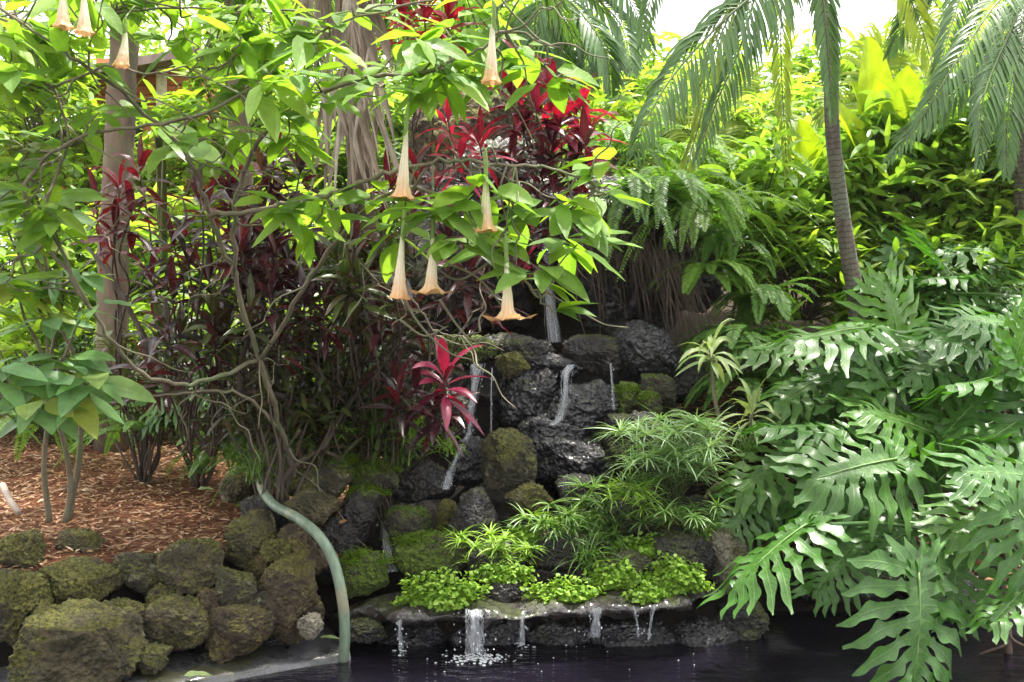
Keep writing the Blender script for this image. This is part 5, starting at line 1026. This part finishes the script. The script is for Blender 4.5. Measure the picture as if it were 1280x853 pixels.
# ---- falling water
DV, DQ = ico(1)
def stream(label, pts, w0, w1, n=10, name='water_stream', ww=.004):
    p = np.array([P(*q) for q in pts]); g = G()
    for k in range(max(2, n//2)):
        o = R.uniform(-.42, .42); t = np.linspace(0, 1, len(p))[:, None]; q = p.copy(); q[:, 0] += o*(w0+(w1-w0)*t[:, 0])/F*p[0, 1]; q[:, 1] += R.randn()*.01; q = smooth_path(q, 6); q[1:] += R.randn(len(q)-1, 3)*.0025
        S = np.array([1, .2, 0]); wd = ww*R.uniform(.3, 1.)*(1+.35*R.randn(len(q))); m = len(q); V = np.stack([q-S*wd[:, None]/2, q+np.array([0, -.002, 0]), q+S*wd[:, None]/2], 1); idx = np.arange(m*3).reshape(m, 3)
        U = np.zeros((m, 3, 2)); U[:, :, 0] = [-1, 0, 1]; U[..., 0] += k*3; U[:, :, 1] = np.linspace(0, 3, m)[:, None]; g.add(V, np.stack([idx[:-1, :-1], idx[:-1, 1:], idx[1:, 1:], idx[1:, :-1]], -1), U)
    q = smooth_path(p, 8); m = len(q); t = np.linspace(0, 1, m)
    for k in range(2):
        wd = (w0+(w1-w0)*t)/F*p[0, 1]*.24*(1+.35*np.sin(t*9+k*2)); nx_ = 9; u = np.linspace(-1, 1, nx_); V = q[:, None]+np.array([1, .15, 0])*(u[None]*wd[:, None])[..., None]; V = V+np.array([0, 1, 0])*(.012*np.sin(u*4+k)[None]+.008*fbm(V.reshape(-1, 3)*30, k, 2).reshape(m, nx_))[..., None]
        idx = np.arange(m*nx_).reshape(m, nx_); U = np.zeros((m, nx_, 2)); U[..., 0] = u[None]*max(w0, w1)*.12+k*7; U[..., 1] = t[:, None]*1.2; g.add(V, np.stack([idx[:-1, :-1], idx[:-1, 1:], idx[1:, 1:], idx[1:, :-1]], -1), U)
    for k in range(int(n*2.5)):
        c = q[R.randint(m)]+R.randn(3)*np.array([max(w0, w1)*.45/F*p[0, 1], .02, .01]); g.add(DV*R.uniform(.0015, .0045)*np.array([1, 1, 1.7])+c, DQ, np.full((len(DV), 2), R.rand()*5))
    for k in range(int(n*2)):
        c = q[-1]+np.array([R.randn()*max(w1, 8)*.6/F*p[0, 1], R.randn()*.03, abs(R.randn())*.025]); g.add(DV*R.uniform(.0015, .005)+c, DQ, np.full((len(DV), 2), R.rand()*5))
    tag(g.obj(name, M['stream'], origin=p[0]), label, 'falling water', 'streams of falling water')
stream('main waterfall veil dropping inside the dark cave', [(682, 305, 7.35), (684, 330, 7.3), (688, 380, 7.25), (694, 428, 7.25)], 8, 26, 20, 'waterfall', .007)
stream('left chute falling past the red ti leaves', [(596, 455, 6.55), (594, 475, 6.5), (590, 505, 6.45), (586, 542, 6.45)], 26, 8, 18)
stream('very thin stream right of the left chute', [(615, 460, 6.6), (614, 490, 6.55), (614, 540, 6.5)], 3, 4, 4)
stream('middle stream pouring over the square opening onto wet rock', [(714, 456, 6.55), (708, 468, 6.45), (706, 495, 6.4), (700, 520, 6.4), (690, 532, 6.3)], 16, 12, 14)
stream('thin stream at the right end of the middle lip', [(763, 455, 6.6), (765, 475, 6.5), (767, 512, 6.5)], 4, 5, 5)
stream('white rill slipping between black rocks below the left chute', [(586, 542, 6.45), (572, 570, 6.2), (563, 590, 6.0), (556, 612, 5.9)], 10, 14, 10)
stream('short rill winding down to the basin beside the mossy rapids rock', [(490, 640, 5.9), (482, 662, 5.75), (486, 690, 5.6), (492, 715, 5.4)], 14, 22, 10)
stream('widest drip veil from the left part of the ledge into the pond', [(593, 762, 4.9), (593, 772, 4.86), (594, 792, 4.86), (594, 818, 4.88)], 26, 30, 14, ww=.007)
stream('thin drip at the far left of the ledge', [(500, 775, 4.95), (500, 790, 4.95), (502, 812, 4.98)], 8, 10, 5)
stream('thin drip between the wide veil and the middle drips', [(653, 768, 4.92), (653, 785, 4.92), (653, 806, 4.95)], 8, 10, 5)
stream('paired drips below the middle creeping mat', [(746, 760, 4.98), (745, 778, 4.98), (744, 797, 5.02)], 20, 20, 7)
stream('left drip of the splayed pair', [(792, 757, 5.02), (796, 775, 5.0), (798, 797, 5.05)], 3, 4, 4)
stream('right drip of the splayed pair', [(818, 757, 5.05), (814, 775, 5.05), (811, 797, 5.08)], 3, 4, 4)
# foam and bubbles
g = G(); SV, SQ = ico(1)
def bub(x, y, r, fl=.35): g.add(SV*np.array([r, r, r*fl])+np.array([x, y, .002]), SQ)
for (px, py, w, n) in [(598, 822, 40, 120), (500, 815, 12, 12), (653, 808, 12, 14), (745, 797, 26, 60), (800, 797, 26, 70), (600, 828, 60, 40)]:
    for k in range(n):
        x = px+R.randn()*w*.45; y = py+R.randn()*2.2; d = CAMZ*F/(y-426.5); bub((x-640)/F*d, d, R.uniform(.003, .011))
for k in range(22):
    x = R.uniform(480, 960); y = R.uniform(802, 850); d = CAMZ*F/(y-426.5); bub((x-640)/F*d, d, R.uniform(.002, .006), .6)
tag(g.obj('foam_bubbles', M['foam']), 'white foam and bubbles floating where the drips hit the pond', 'foam', kind='stuff')

# ---- thin haze volume added to imitate the overexposed glow of the background
g = G(); box(g, (-96, -34, -1.6), (96, 156, 26)); hm, nt, N, L = nm('glow_haze'); o_ = N.new('ShaderNodeOutputMaterial'); pv = N.new('ShaderNodeVolumePrincipled'); pv.inputs['Color'].default_value = (.96, .97, 1, 1); pv.inputs['Density'].default_value = .0004; pv.inputs['Anisotropy'].default_value = .3
L.new(pv.outputs[0], o_.inputs['Volume']); tag(g.obj('haze', hm, smooth=False), 'thin haze added for the bright glow over the farthest trees', 'haze', kind='stuff')
# ---------------------------------------------------------------- light, sky, camera
sc = bpy.context.scene
SUN_EL, SUN_AZ = 76, 50      # azimuth: degrees from +y towards +x
w = bpy.data.worlds.new('World'); sc.world = w; w.use_nodes = True; nt = w.node_tree; nt.nodes.clear()
out = nt.nodes.new('ShaderNodeOutputWorld'); bg = nt.nodes.new('ShaderNodeBackground'); sky = nt.nodes.new('ShaderNodeTexSky'); sky.sky_type = 'NISHITA'; sky.sun_disc = False
sky.sun_elevation = rad(SUN_EL); sky.sun_rotation = rad(SUN_AZ); sky.dust_density = 3.; sky.air_density = 1.
tc = nt.nodes.new('ShaderNodeTexCoord')
cl_ = ramp(nt, noise(nt, 2.2, 5, .55, tc.outputs['Generated']), [(.30, .55), (.62, .95)])
col = mixc(nt, cl_, sky.outputs[0], (11., 10.8, 10.6)); nt.links.new(col, bg.inputs[0]); bg.inputs[1].default_value = .12; nt.links.new(bg.outputs[0], out.inputs[0])
l = bpy.data.lights.new('sun', 'SUN'); l.energy = 4.6; l.angle = rad(3.); l.color = (1, .95, .86); lo = bpy.data.objects.new('sun', l); C.objects.link(lo)
dv = Vector((math.sin(rad(SUN_AZ))*math.cos(rad(SUN_EL)), math.cos(rad(SUN_AZ))*math.cos(rad(SUN_EL)), math.sin(rad(SUN_EL)))); lo.rotation_euler = dv.to_track_quat('Z', 'Y').to_euler()
cam = bpy.data.cameras.new('camera'); cam.sensor_width = 36; cam.lens = F/1280*36; cam.clip_start = .05; cam.clip_end = 1000
co = bpy.data.objects.new('camera', cam); C.objects.link(co); co.location = (0, 0, CAMZ); co.rotation_euler = (rad(90), 0, 0); sc.camera = co
sc.view_settings.view_transform = 'Standard'; sc.view_settings.look = 'None'; sc.view_settings.exposure = 1.5; sc.view_settings.gamma = 1
sc.cycles.max_bounces = 7; sc.cycles.transparent_max_bounces = 12; sc.cycles.transmission_bounces = 5; sc.cycles.diffuse_bounces = 4; sc.cycles.glossy_bounces = 3
sc.cycles.use_denoising = True; sc.cycles.sample_clamp_indirect = 6
for o in bpy.data.objects:
    if '_o' in o: del o['_o']
